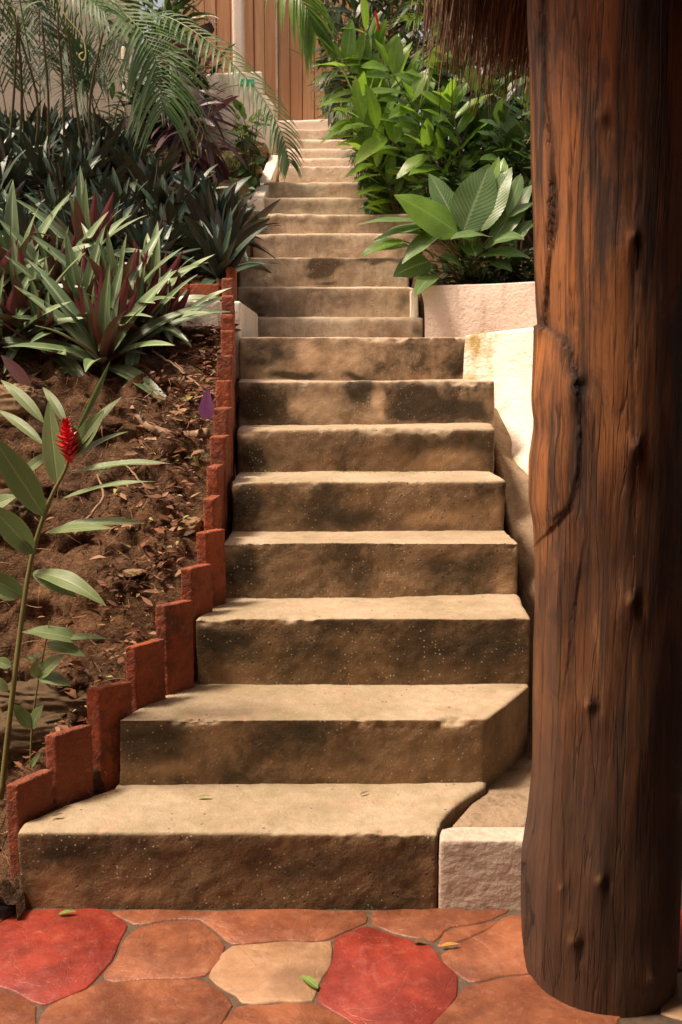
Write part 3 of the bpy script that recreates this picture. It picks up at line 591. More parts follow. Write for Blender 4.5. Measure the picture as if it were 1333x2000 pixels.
# dense angles at the front (towards -y)
an = np.concatenate([np.linspace(math.pi * .9, math.pi * 2.15, na, endpoint=False), np.linspace(math.pi * 2.15, math.pi * 2.9, 40, endpoint=False)])
A_, Z_ = np.meshgrid(an, zz); CX = cx[:, None]; RR = rr[:, None] + dl[:, None] * np.clip(-np.cos(A_), 0, 1) ** 3
X0 = CX + RR * np.cos(A_) * .985; Y0 = PYc + RR * np.sin(A_) * .985
def proj(X, Y, Z):
    yc = math.cos(TH) * (Z - H) + math.sin(TH) * Y; fw = math.cos(TH) * Y - math.sin(TH) * (Z - H)
    return 666.5 + F * X / fw, 1000 - F * yc / fw
PX, PY = proj(X0, Y0, Z_); front = np.sin(A_) < .25
D = np.zeros_like(PX); S = np.zeros_like(PX)
P3 = np.stack([X0, Y0, Z_], -1)
D += fbm(P3 * np.array([1, 1, .35]), 6, 3, 80) * .008 + fbm(P3 * np.array([1, 1, .12]), 30, 3, 81) * .003
def g(dx, dy, sx, sy): return np.exp(-(dx / sx) ** 2 - (dy / sy) ** 2)
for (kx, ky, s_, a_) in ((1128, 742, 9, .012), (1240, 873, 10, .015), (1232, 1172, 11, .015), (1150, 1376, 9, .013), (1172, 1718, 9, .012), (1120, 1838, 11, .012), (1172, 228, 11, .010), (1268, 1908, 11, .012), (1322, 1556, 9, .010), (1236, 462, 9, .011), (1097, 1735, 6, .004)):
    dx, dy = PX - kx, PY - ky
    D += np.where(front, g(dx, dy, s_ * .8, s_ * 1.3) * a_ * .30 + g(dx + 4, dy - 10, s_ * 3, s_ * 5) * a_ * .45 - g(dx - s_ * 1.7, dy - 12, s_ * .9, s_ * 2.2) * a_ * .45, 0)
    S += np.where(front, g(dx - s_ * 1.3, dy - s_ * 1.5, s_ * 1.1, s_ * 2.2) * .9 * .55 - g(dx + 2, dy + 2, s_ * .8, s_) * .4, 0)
def polyd(pts):
    best = np.full(PX.shape, 1e9); sd = np.zeros_like(PX)
    for (x1, y1), (x2, y2) in zip(pts[:-1], pts[1:]):
        L2 = (x2 - x1) ** 2 + (y2 - y1) ** 2; t = np.clip(((PX - x1) * (x2 - x1) + (PY - y1) * (y2 - y1)) / L2, 0, 1)
        ex, ey = PX - (x1 + t * (x2 - x1)), PY - (y1 + t * (y2 - y1)); d = np.hypot(ex, ey)
        c_ = (x2 - x1) * ey - (y2 - y1) * ex; up_ = d < best; best = np.where(up_, d, best); sd = np.where(up_, np.sign(c_), sd)
    return best, sd
wob = fbm(P3, 12, 5, 90, .6) * 14
for pts, wd, dep, stn, step in (([(1058, -50), (1062, 130), (1068, 200), (1080, 300), (1082, 380), (1076, 470), (1068, 560), (1060, 640)], 7, .007, .75, .006),
        ([(1062, 641), (1080, 648), (1100, 660), (1113, 685), (1120, 715), (1128, 750)], 6, .012, 1.2, .006),
        ([(1130, 760), (1134, 840), (1128, 930), (1112, 990), (1085, 1020)], 9, .006, .8, .004),
        ([(1128, 1130), (1118, 1200), (1108, 1290)], 12, .003, .5, .003),
        ([(1022, 1690), (1030, 1740), (1032, 1800), (1022, 1850)], 6, .014, 1.4, 0),
        ([(1135, 1850), (1128, 1920), (1120, 2000)], 9, .006, .7, 0), ([(1175, 1390), (1168, 1280), (1160, 1200)], 5, .0025, -.5, 0),
        ([(1240, 1100), (1246, 900), (1240, 700), (1243, 500), (1238, 300)], 10, .004, .4, .002)):
    d, sd = polyd(pts); d = np.abs(d + wob)
    e = np.where(front, np.exp(-(d / (wd * .7)) ** 2) * np.clip(.75 + 1.2 * fbm(P3, 9, 3, 97), 0, 1.2), 0); D -= e * dep * .35; S += e * stn * .8 + np.where(front, np.exp(-(d / (wd * 3.2)) ** 2) * .35 * np.clip(stn, -.3, 1), 0); D += np.where(front, np.exp(-d / 50) * np.tanh(d / 2.5) * sd * step * .8, 0)
S += np.where(front, g(PX - 1092, PY - 60, 22, 40) * 0 + g(PX - 1085, PY - 1100, 30, 60) * .5 * (fbm(P3, 30, 3, 95) > -.1), 0)
# flared foot
X1 = X0 + np.cos(A_) * D; Y1_ = Y0 + np.sin(A_) * D; V = np.stack([X1, Y1_, Z_], -1).reshape(-1, 3); nt_ = len(an)
idx = np.arange(nz_ * nt_).reshape(nz_, nt_); nx = np.roll(idx, -1, 1)
Fc = np.stack([idx[:-1], nx[:-1], nx[1:], idx[1:]], -1).reshape(-1, 4)
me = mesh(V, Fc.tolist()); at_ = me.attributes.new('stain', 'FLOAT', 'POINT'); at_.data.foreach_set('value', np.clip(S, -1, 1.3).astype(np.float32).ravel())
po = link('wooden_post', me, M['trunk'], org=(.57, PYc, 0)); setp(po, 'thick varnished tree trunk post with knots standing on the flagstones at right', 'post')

m = NM('dry brown thatch'); v = m.map((60, 60, 5)); n = m.noise(1, 4, .6, v); r_ = m.attr('rnd')
col = m.mix(n, (.07, .03, .014), (.20, .10, .05)); col = m.mix(m.ramp(r_, .75, 1, 0, .8), col, (.40, .23, .13))
M['thatch'] = m.fin(col, .7, m.bump(n, .8, .01), .3)
PCX, PCY, PR = 2.58, 1.94, 2.44
pal = empty('thatched_roof', (PCX, PCY, 0), 'brown palm thatched roof with a ragged hanging fringe beside the post at top right', 'roof')
V = []; Fc = []; NA_ = 72
for r_i, (r_, z_) in enumerate(((PR, 2.46), (PR * .75, 2.95), (PR * .4, 3.6), (.05, 4.3), (.05, 4.15), (PR * .6, 3.1), (PR * .97, 2.40))):
    for k in range(NA_):
        a = 2 * math.pi * k / NA_; V.append((PCX + r_ * math.cos(a), PCY + r_ * math.sin(a), z_))
for i in range(7):
    for k in range(NA_):
        j = (i + 1) % 7; Fc.append((i * NA_ + k, i * NA_ + (k + 1) % NA_, j * NA_ + (k + 1) % NA_, j * NA_ + k))
link('thatch_cone', mesh(np.array(V), Fc), M['thatch'], pal)
slabp = [(-3.2, -4), (3.5, -4), (3.5, 1.2), (.9, 1.75), (.2, 1.65), (-.6, 1.45), (-3.2, 1.2)]
link('shade_panel', prism(slabp, [2.9, 2.9, 2.6, 2.5, 2.5, 2.5, 2.5], [3.2, 3.2, 2.9, 2.72, 2.72, 2.72, 2.72]), M['thatch'], pal)  # unseen slab added overhead to shade the patio, post and lowest steps
A = Acc()
for layer in range(2):
    for q in range(9000 if layer == 0 else 1500):
        a = random.uniform(math.pi * .66, math.pi * .99) if layer == 0 else random.uniform(0, 2 * math.pi)
        rr_ = PR - random.uniform(-.03, .30); zt = 2.50 + (PR - rr_) * .55 + random.uniform(-.05, .06)
        L = (random.uniform(.06, .28) * (1.25 if random.random() < .2 else 1)) * (1 + .35 * math.sin(a * 23) * math.sin(a * 9 + 1)) + (PR - rr_) * .5
        p = np.array([PCX + rr_ * math.cos(a), PCY + rr_ * math.sin(a), zt]); o_ = np.array([math.cos(a), math.sin(a), 0]); t_ = np.array([-math.sin(a), math.cos(a), 0])
        sw = random.gauss(0, .10); w_ = random.uniform(.0015, .0045); bend = random.gauss(0, .05)
        Vs = []; sd = np.array([random.gauss(0, 1), random.gauss(0, 1), 0]); sd /= np.linalg.norm(sd)
        for t in (0, .35, .7, 1):
            c_ = p + np.array([0, 0, -L * t]) + o_ * (.10 * L * t) + t_ * (sw * L * t + bend * t * t) ; ww = w_ * (1 - .7 * t)
            Vs += [c_ - sd * ww, c_ + sd * ww]
        A.add(Vs, [(2 * i, 2 * i + 1, 2 * i + 3, 2 * i + 2) for i in range(3)], None, random.random())
A.build('thatch_fringe', M['thatch'], pal)
m = NM('dark stained boards'); n = m.noise(2, 4, .6, m.map((20, 20, 1)))
M['darkwood'] = m.fin(m.mix(n, (.03, .014, .007), (.06, .03, .015)), .8)
for (x0, y0, x1, y1, lab) in ((-1.3, -.9, 3.6, -.9, 'added unseen dark wall behind the camera, shading the post'), (1.02, -.8, 1.02, 1.95, 'added unseen dark wall to the right, shading the post')):
    t = .04  # unseen dark walls added to keep light off the front and right of the post
    poly = [(x0, y0), (x1, y0), (x1, y0 + t), (x0, y0 + t)] if y0 == y1 else [(x0, y0), (x0 + t, y0), (x0 + t, y1), (x0, y1)]
    o = link('shade_wall', prism(poly, 0, 2.9), M['darkwood'], org=(x0, y0, 0)); setp(o, lab, 'wall')

# ================================================================== PLANTS
def leafmat(name, top, top2, mid, back, rough=.38, trans=.25, veins=.0, backrough=.5, tcol=None, vfreq=26, edge=None, midw=.045):
    m = NM(name); uvn = m.n('ShaderNodeUVMap'); uvn.uv_map = 'UVMap'; s_ = m.sep(uvn.outputs[0]); r_ = m.attr('rnd')
    d = m.math('ABSOLUTE', m.math('SUBTRACT', s_[0], .5))
    col = m.mix(r_, top, top2)
    col = m.mix(m.ramp(m.noise(9, 4, .6), .45, .72, 0, .45), col, tuple(.55 * x for x in top))
    wv = m.math('SINE', m.math('MULTIPLY', m.math('SUBTRACT', s_[1], m.math('MULTIPLY', d, .55)), vfreq * 6.28))
    vn = m.math('MULTIPLY', m.ramp(wv, .55, 1, 0, 1), veins)
    col = m.mix(vn, col, mid)
    if edge: col = m.mix(m.ramp(d, .40, .5, 0, .7), col, edge)
    col = m.mix(m.ramp(d, midw * .4, midw, .85, 0), col, mid)
    brown = m.math('MULTIPLY', m.ramp(s_[1], .93, 1.0), m.ramp(r_, .5, .8)); col = m.mix(brown, col, (.30, .20, .09))
    geo = m.n('ShaderNodeNewGeometry'); bf = geo.outputs['Backfacing']
    bcol = m.mix(m.ramp(d, midw * .4, midw * 1.4, .7, 0), m.mix(r_, back, tuple(min(1, 1.5 * x) for x in back)), tuple(min(1, 1.8 * x) for x in back))
    c = m.mix(bf, col, bcol)
    h = m.math('ADD', m.math('MULTIPLY', wv, .35 * max(veins, .25)), m.ramp(d, 0, .08, -.6, 0))
    mat = m.fin(c, m.math('ADD', m.math('MULTIPLY', m.noise(30, 2), .2), rough - .1), m.bump(h, .45, .004), .5)
    tr = m.n('ShaderNodeBsdfTranslucent'); m.put(tr.inputs[0], m.mix(.6, c, tcol or tuple(min(1, 2.2 * x) for x in top)))
    mx = m.n('ShaderNodeMixShader'); mx.inputs[0].default_value = trans
    m.l(m.p.outputs[0], mx.inputs[1]); m.l(tr.outputs[0], mx.inputs[2]); m.l(mx.outputs[0], m.o.inputs[0])
    return mat
L_ = {}
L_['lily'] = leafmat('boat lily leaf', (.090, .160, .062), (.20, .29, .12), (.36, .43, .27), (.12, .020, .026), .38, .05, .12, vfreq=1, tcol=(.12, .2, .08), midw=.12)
L_['lilydark'] = leafmat('boat lily leaf with shade in colour', (.024, .058, .034), (.055, .105, .060), (.10, .15, .09), (.034, .026, .020), .32, .06, .0, tcol=(.06, .09, .03), midw=.1)  # darker copy of the lily leaf, with the bed's shade in its colour
L_['ginger'] = leafmat('red ginger leaf', (.115, .175, .062), (.17, .235, .09), (.30, .36, .15), (.14, .19, .08), .40, .2, .35, vfreq=22, edge=(.24, .28, .08))
L_['bright'] = leafmat('bright ginger leaf', (.070, .150, .022), (.17, .31, .035), (.26, .40, .10), (.10, .20, .03), .28, .42, .3, tcol=(.36, .62, .04), vfreq=20)
L_['mid'] = leafmat('mid green leaf', (.035, .080, .022), (.075, .155, .035), (.10, .18, .05), (.05, .09, .03), .30, .3, .25, tcol=(.16, .30, .03))
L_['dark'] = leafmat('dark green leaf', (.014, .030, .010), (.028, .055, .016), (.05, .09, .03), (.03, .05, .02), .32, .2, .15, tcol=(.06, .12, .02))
L_['broad'] = leafmat('broad ribbed leaf', (.055, .125, .035), (.14, .24, .085), (.28, .38, .18), (.10, .20, .03), .30, .28, .55, vfreq=15, tcol=(.25, .45, .05))
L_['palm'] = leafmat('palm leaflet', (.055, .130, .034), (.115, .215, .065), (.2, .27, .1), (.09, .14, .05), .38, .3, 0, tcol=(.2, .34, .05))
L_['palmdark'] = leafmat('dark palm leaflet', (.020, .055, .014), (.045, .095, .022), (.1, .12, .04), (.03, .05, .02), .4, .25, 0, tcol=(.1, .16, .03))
L_['purple'] = leafmat('dark purple leaf', (.030, .014, .020), (.07, .028, .038), (.13, .06, .06), (.07, .03, .035), .32, .15, .2, tcol=(.15, .03, .05))
L_['grass'] = leafmat('variegated grass blade', (.20, .24, .08), (.42, .44, .22), (.5, .5, .3), (.3, .32, .14), .5, .3, 0)
def simple(name, c1, c2, rough=.6, sc=20, bmp=.3, spec=.4):
    m = NM(name); n = m.noise(sc, 4, .6); return m.fin(m.mix(n, c1, c2), rough, m.bump(n, bmp, .004), spec)
M['stem'] = simple('green stem', (.10, .11, .03), (.20, .17, .06), .5, 12)
M['stembrown'] = simple('brown stem', (.07, .05, .025), (.14, .10, .05), .7, 14)
M['cane'] = simple('palm cane', (.05, .055, .02), (.13, .08, .035), .5, 9)
m = NM('red ginger bract'); r_ = m.attr('rnd'); mt = m.fin(m.mix(r_, (.55, .006, .018), (.80, .03, .05)), .32, None, .5)
M['red'] = mt

def nrmz(v): v = np.asarray(v, float); return v / (np.linalg.norm(v) + 1e-9)
PROF = {'lance': lambda t: np.sin(np.pi * t ** .82) ** .85, 'ovate': lambda t: np.sin(np.pi * t ** .68) ** .8, 'sword': lambda t: np.minimum(1, .45 + t * 2.2) * (1 - t ** 2.4) ** .9,
        'blade': lambda t: (1 - t ** 2) * np.minimum(1, .5 + 3 * t), 'heart': lambda t: np.sin(np.pi * np.clip(t, .0, 1) ** .5) ** .7}
def leaf(acc, base, tip, w_, nrm=(0, -.55, .83), sag=.12, fold=.18, n=9, shape='lance', rnd=None, roll=0., wave=.0, curl=0., nc=5, petiole=0.):
    base = np.asarray(base, float); tip = np.asarray(tip, float); L = np.linalg.norm(tip - base); nrm = nrmz(nrm)
    ctrl = (base + tip) / 2 + nrm * L * sag + np.array([0, 0, 1]) * L * curl
    t = np.linspace(0, 1, n)[:, None]; cpt = (1 - t) ** 2 * base + 2 * t * (1 - t) * ctrl + t * t * tip
    T = 2 * (1 - t) * (ctrl - base) + 2 * t * (tip - ctrl); T /= np.linalg.norm(T, axis=1)[:, None] + 1e-9
    side = np.cross(T, nrm); side /= np.linalg.norm(side, axis=1)[:, None] + 1e-9; up = np.cross(side, T)
    if roll: side, up = side * math.cos(roll) + up * math.sin(roll), up * math.cos(roll) - side * math.sin(roll)
    tt = t[:, 0]
    if petiole: tp = np.clip((tt - petiole) / (1 - petiole), 0, 1)
    else: tp = tt
    W = np.maximum(PROF[shape](tp), .03) * w_ / 2; W[-1] = w_ * .01
    S = np.linspace(-1, 1, nc); ph = random.uniform(0, 6.28)
    V = np.zeros((n, nc, 3)); UV = np.zeros((n, nc, 2))
    for j, s_ in enumerate(S):
        off = fold * abs(s_) * W + wave * np.sin(tt * 14 + ph + (2 if s_ > 0 else 0)) * abs(s_) ** 2 * w_
        V[:, j] = cpt + side * (s_ * W)[:, None] + up * off[:, None]; UV[:, j, 0] = (s_ + 1) / 2; UV[:, j, 1] = tt
    idx = np.arange(n * nc).reshape(n, nc); Fc = np.stack([idx[:-1, :-1], idx[:-1, 1:], idx[1:, 1:], idx[1:, :-1]], -1).reshape(-1, 4)
    acc.add(V.reshape(-1, 3), Fc.tolist(), UV.reshape(-1, 2), random.random() if rnd is None else rnd)
def stalk(acc, pts, r0, r1, n=12, seg=6):
    P = curve(pts, n); V, Fc = tube(P, np.linspace(r0, r1, n), seg); acc.add(V, Fc)
def frond(acc, pts, L, nl=34, w_=.016, droop=.35, ang=.9, n=40, up=(0, -.4, .9), rad=.006, start=.12, sides=(1, -1), n_seg=5, raise_=.1):
    P = curve(pts, n); V, Fc = tube(P, np.linspace(rad, rad * .25, n), 5); acc.add(V, Fc, np.column_stack([np.full(len(V), .5), np.full(len(V), .3)]), .7)
    T = np.gradient(P, axis=0); T /= np.linalg.norm(T, axis=1)[:, None]; up = nrmz(up)
    for k in range(nl):
        f = start + (1 - start) * k / (nl - 1); x = f * (n - 1); i = min(int(x), n - 2); b = P[i] + (P[i + 1] - P[i]) * (x - i); t_ = T[i]
        sd = nrmz(np.cross(t_, up)); LL = L * (.30 + .95 * math.sin(math.pi * (.12 + .80 * (k / (nl - 1)))) ** .9) * random.uniform(.9, 1.07); LL = min(LL, L * 1.1)
        a_ = ang * (1 - .45 * f) + random.gauss(0, .04)
        for s_ in sides:
            d = nrmz(sd * s_ * math.sin(a_) + t_ * math.cos(a_) + up * raise_)
            tip = b + d * LL - np.array([0, 0, 1]) * droop * LL * random.uniform(.7, 1.2)
            leaf(acc, b, tip, w_ * random.uniform(.85, 1.1), nrm=nrmz(up + sd * s_ * .2), sag=.16, fold=.25, n=n_seg, nc=3, shape='blade', curl=.08)
def g_at(x, y): return np.array([x, y, float(hill(x, y, False))])

# ---- boat lilies
def lily(center, L, n=15, seed=0, mat='lily', w_=.060, inner=.25, name='boat_lily', lean=(0, 0), tilt=0.):
    st_ = random.getstate(); random.seed(seed); A = Acc(); c = np.asarray(center, float)
    for k in range(n):
        f = k / (n - 1); az = k * 2.399 + random.gauss(0, .25); inc = lerp(1.48, .28, f) + random.gauss(0, .09)
        d = np.array([math.cos(az) * math.cos(inc) + lean[0], math.sin(az) * math.cos(inc) + lean[1], math.sin(inc)]); d = nrmz(d)
        LL = L * (lerp(.62, 1.0, min(1, f * 2)) if f < .5 else 1.0) * random.uniform(.85, 1.12); b = c + np.array([math.cos(az), math.sin(az), 0]) * .012 + np.array([0, 0, -.005 + .04 * (1 - f)])
        out_ = np.array([math.cos(az), math.sin(az), 0]); nr = nrmz(np.array([0, 0, 1.]) * (.3 + f) - out_ * (1 - f) * .8)
        tip = b + d * LL - np.array([0, 0, 1]) * LL * (.02 + .38 * f * random.random())
        leaf(A, b, tip, w_ * LL / .38 * random.uniform(.85, 1.15), nrm=nr, sag=.04 + .16 * f, fold=.32, n=11, shape='sword', wave=.02)
    if tilt:
        ct, sn = math.cos(tilt), math.sin(tilt)
        for V in A.V:
            q = V - c; y = q[:, 1] * ct - q[:, 2] * sn; z = q[:, 1] * sn + q[:, 2] * ct; V[:, 1] = c[1] + y; V[:, 2] = c[2] + z
        for k in range(6):
            a = (k - 2.5) * .20 + random.gauss(0, .08); LL = L * random.uniform(.55, .8)
            leaf(A, c, c + np.array([math.sin(a), random.uniform(-.15, .1), math.cos(a)]) * LL, w_ * 1.05 * LL / .38, nrm=(0, 1, .1), sag=.03, fold=.3, n=11, shape='ovate')
    random.setstate(st_); return A
def base_stub(c, r=.02, h_=.07): V, Fc = tube([c - np.array([0, 0, h_]), c, c + np.array([0, 0, .03])], [r * 1.2, r, r * .6], 8); return V, Fc
front = [
 ((205, 700), 4.32, .40, 17, 'large boat lily with a deep red upright centre leaf at the front of the bank'),
 ((98, 700), 4.45, .36, 15, 'boat lily with pale arching leaves left of the large front one'),
 ((-5, 690), 4.40, .40, 15, 'boat lily at the left frame edge with long drooping pale leaves'),
 ((235, 615), 4.62, .40, 17, 'boat lily with tall dark red leaves standing just behind the large front one'),
 ((118, 575), 4.78, .38, 15, 'boat lily with broad striped leaves in front of the white terrace wall'),
 ((30, 560), 4.80, .42, 17, 'boat lily with purple throat near the left frame edge above the drooping one'),
 ((322, 640), 4.72, .30, 13, 'small boat lily leaning right beside the small white wall block'),
 ((298, 590), 4.85, .34, 14, 'boat lily with a purple throat in front of the white terrace wall end'),
 ((172, 500), 5.0, .36, 14, 'boat lily with light green leaves highest of the front group'),
 ((60, 650), 4.55, .42, 18, 'boat lily with long sprawling leaves between the left edge and the large front one'),
 ((165, 640), 4.55, .40, 17, 'boat lily with crossing pale leaves tucked behind the large front one'),
 ((-40, 600), 4.6, .42, 16, 'boat lily half cut off by the left frame edge, highest there'),
 ((270, 655), 4.5, .34, 15, 'boat lily with drooping leaves close to the litter right of the large front one'),
]
for i, ((px, py), Y, L, n, lab) in enumerate(front):
    py += 14; c = at(px, py, Y); e = empty('boat_lily', tuple(c), lab, 'plant', 'large boat lilies at the front of the bank')
    lily(c, L * 1.32, n + 2, 100 + i, w_=.060, lean=(0, 0), tilt=.60).build('leaves', L_['lily'], e)
    V, Fc = base_stub(c, .018, .12); A = Acc(); A.add(V, Fc); A.build('stem', M['stembrown'], e)
protos = []
for k in range(5):
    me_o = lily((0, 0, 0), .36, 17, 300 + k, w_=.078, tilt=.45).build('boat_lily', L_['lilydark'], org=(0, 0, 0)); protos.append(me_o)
spots = []
rs = random.Random(5)
for Y in np.arange(5.32, 8.3, .26):
    xr_ = np.interp(Y, [5.3, 6.0, 6.7, 7.0, 7.6, 8.3], [-.64, -.68, -.86, -1.12, -1.6, -2.0]); xl_ = -666 / F * Y * 1.12
    nx_ = int((xr_ - xl_) / .30)
    for q in range(nx_ + 1):
        spots.append((lerp(xr_, xl_, (q + rs.uniform(-.25, .25) * (q > 0)) / max(nx_, 1)), Y + rs.uniform(-.08, .08)))
for i, (x, y) in enumerate(spots):
    src = protos[i % 5]; o = src if i < 5 else src.copy()
    if i >= 5: C.objects.link(o)
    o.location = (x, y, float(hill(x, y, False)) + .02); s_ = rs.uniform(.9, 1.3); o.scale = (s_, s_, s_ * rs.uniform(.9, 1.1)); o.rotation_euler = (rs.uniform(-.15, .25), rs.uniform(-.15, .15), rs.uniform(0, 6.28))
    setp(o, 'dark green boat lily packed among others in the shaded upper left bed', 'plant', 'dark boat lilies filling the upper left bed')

def dup(e, loc, rz, sc):
    c_ = e.copy(); C.objects.link(c_); c_.location = loc; c_.rotation_euler = (0, 0, rz); c_.scale = (sc, sc, sc)
    for ch in e.children: q = ch.copy(); C.objects.link(q); q.parent = c_
    return c_
fl = [o for o in C.objects if o.type == 'EMPTY' and o.name.startswith('boat_lily')]
for k in range(12):
    x = -1.95 - (k % 6) * .34 + rs.uniform(-.1, .1); y = 4.45 + (k // 6) * .33 + rs.uniform(-.08, .08)
    q = dup(fl[k % len(fl)], (x, y, float(hill(x, y, False)) + .01), rs.uniform(-.5, .5), rs.uniform(.85, 1.1)); q['group'] = 'large boat lilies further along the bank'
    q['label'] = 'boat lily further left along the bank, past the photo edge'
# ---- red ginger in the foreground
GY = 2.68
g_ = empty('red_ginger', tuple(at(8, 1530, 2.6)), 'tall red ginger with a red cone flower leaning in the left foreground', 'plant')
A = Acc(); stalk(A, [at(2, 1560, 2.6), at(28, 1330, 2.62), at(58, 1110, GY), at(95, 985, GY), at(128, 918, GY), at(136, 885, GY)], .0085, .004, 30, 8); A.build('stem', M['stem'], g_)
A = Acc()
def pl(bp, tp, wpx, Y=GY, dY=0., **kw):
    Y2 = Y + dY; leaf(A, at(bp[0], bp[1], Y), at(tp[0], tp[1], Y2), wpx / F * Y, **kw)
pl((113, 946), (95, 782), 44, nrm=(-.1, -.9, .3), dY=.03, sag=.02, shape='ovate', n=14)
pl((88, 1010), (-18, 848), 56, nrm=(.1, -.8, .5), dY=-.05, sag=.08, n=14)
pl((138, 893), (238, 775), 34, nrm=(-.4, -.6, .6), dY=.06, n=14, sag=.08)
pl((140, 890), (205, 800), 38, nrm=(-.2, -.9, .2), dY=.02, n=12, sag=.05)
pl((145, 896), (252, 843), 23, nrm=(0, -.3, .9), dY=.03, n=12, sag=.13)
pl((136, 926), (338, 906), 28, nrm=(0, -.35, .9), dY=-.05, n=16, sag=.10, wave=.03)
pl((114, 978), (305, 941), 26, nrm=(0, -.3, .9), dY=-.08, n=16, sag=.10, wave=.04)
pl((88, 1042), (290, 1023), 34, nrm=(0, -.4, .9), dY=-.05, n=16, sag=.12, wave=.04)
pl((90, 1040), (222, 1032), 24, nrm=(0, -.5, .6), dY=-.1, n=12, sag=.08)
pl((68, 1082), (-22, 985), 52, nrm=(0, -.7, .6), dY=-.08, n=14, sag=.10)
pl((66, 1078), (4, 1040), 24, nrm=(0, -.9, .3), dY=-.05, n=10, sag=.05)
pl((64, 1118), (208, 1184), 42, nrm=(.1, -.55, .8), dY=-.12, n=16, sag=.22, wave=.03)
pl((64, 1116), (152, 1167), 34, nrm=(.1, -.8, .5), dY=-.05, n=14, sag=.16)
pl((48, 1166), (-30, 1122), 44, nrm=(0, -.7, .6), dY=-.06, n=12, sag=.12)
pl((40, 1162), (-12, 1160), 26, nrm=(0, -.9, .3), dY=-.03, n=10)
pl((150, 842), (216, 704), 13, nrm=(.6, -.5, .3), dY=.06, n=12, sag=.02, fold=.8)
pl((86, 826), (2, 742), 26, nrm=(0, -.5, .8), dY=.1, Y=2.9, n=12, sag=.12)
pl((84, 868), (-5, 800), 24, nrm=(0, -.4, .8), dY=.1, Y=2.9, n=12, sag=.1)
pl((130, 830), (84, 756), 20, nrm=(0, -.4, .8), dY=.1, Y=2.95, n=12, sag=.14)
pl((40, 930), (110, 880), 24, nrm=(0, -.7, .5), Y=2.95, n=10)
pl((-30, 1000), (35, 968), 34, nrm=(0, -.7, .6), Y=2.85, n=10)
pl((23, 1302), (-12, 1288), 24, nrm=(0, -.7, .6), Y=2.62, n=8, rnd=1)
pl((16, 1350), (-14, 1320), 20, nrm=(0, -.7, .6), Y=2.62, n=8, rnd=1)
pl((232, 1020), (300, 905), 7, nrm=(.3, -.6, .6), Y=3.0, n=8) if False else None
A.build('leaves', L_['ginger'], g_)
A = Acc()
fa, fb = at(138, 905, GY - .012), at(127, 812, GY - .012); ax = nrmz(fb - fa); s1 = nrmz(np.cross(ax, (0, -1, 0))); s2 = np.cross(s1, ax)
for k in range(64):
    f = k / 63; a = k * 2.399; rad = .010 + .019 * math.sin(math.pi * min(1, f * 1.12 + .02)) ** .8 * (1 if f < .62 else .72)
    c0 = fa + (fb - fa) * (f * .86); o_ = s1 * math.cos(a) + s2 * math.sin(a)
    leaf(A, c0, c0 + o_ * rad * 1.25 + ax * (.020 - .004 * f), .017, nrm=nrmz(-o_ * .4 + ax), sag=-.25, fold=.5, n=7, shape='ovate', rnd=random.random())
A.build('flower', M['red'], g_)
# ---- seedling beside it
e = empty('ginger_seedling', tuple(at(60, 1505, 2.62)), 'small broad leaved seedling at the foot of the red ginger, lower left', 'plant')
A = Acc(); SYd = 2.66; stalk(A, [at(60, 1520, SYd), at(62, 1440, SYd), at(72, 1350, SYd), at(92, 1245, SYd)], .0035, .002, 16); stalk(A, [at(92, 1250, SYd), at(97, 1212, SYd)], .002, .001, 4); A.build('stem', M['stem'], e)
A = Acc()
for b, t, w_, nr in (((155, 1250), (44, 1234), 42, (0, -.45, .9)), ((128, 1248), (212, 1248), 20, (0, -.4, .9)), ((92, 1256), (168, 1282), 34, (.1, -.6, .8)),
                     ((74, 1322), (128, 1278), 34, (0, -.7, .6)), ((74, 1318), (138, 1340), 34, (0, -.5, .8)), ((74, 1325), (70, 1290), 26, (0, -.9, .4)),
                     ((62, 1422), (24, 1374), 28, (.2, -.7, .6)), ((62, 1422), (86, 1376), 30, (-.2, -.7, .6)), ((60, 1500), (80, 1470), 14, (0, -.7, .6))):
    leaf(A, at(*b, SYd), at(*t, SYd - .02), w_ / F * SYd, nrm=nr, sag=.12, n=11, shape='ovate', wave=.03)
A.build('leaves', L_['ginger'], e)
# purple leaf tongue on left edge and fallen purple leaf
A = Acc(); leaf(A, at(62, 762, 4.0), at(2, 693, 3.95), 26 / F * 4, nrm=(.2, -.8, .5), sag=.1, n=10, rnd=.9); o = A.build('fallen_leaf', leafmat('dried mauve leaf', (.26, .12, .13), (.34, .18, .18), (.4, .25, .22), (.25, .1, .12)), org=tuple(at(62, 762, 4.0))); setp(o, 'long mauve dried leaf lying on the bank at the left frame edge', 'leaf')
A = Acc(); gp = at(403, 816, 3.72); leaf(A, gp + np.array([0, 0, -.002]), at(406, 756, 3.70), .062, nrm=(0, -.95, .3), sag=.03, n=10, shape='blade', rnd=.5)
o = A.build('fallen_leaf', leafmat('bright purple leaf', (.24, .09, .26), (.28, .11, .30), (.33, .14, .34), (.24, .08, .26), .5), org=tuple(gp)); setp(o, 'bright purple pointed leaf standing in the litter beside the bricks', 'leaf')

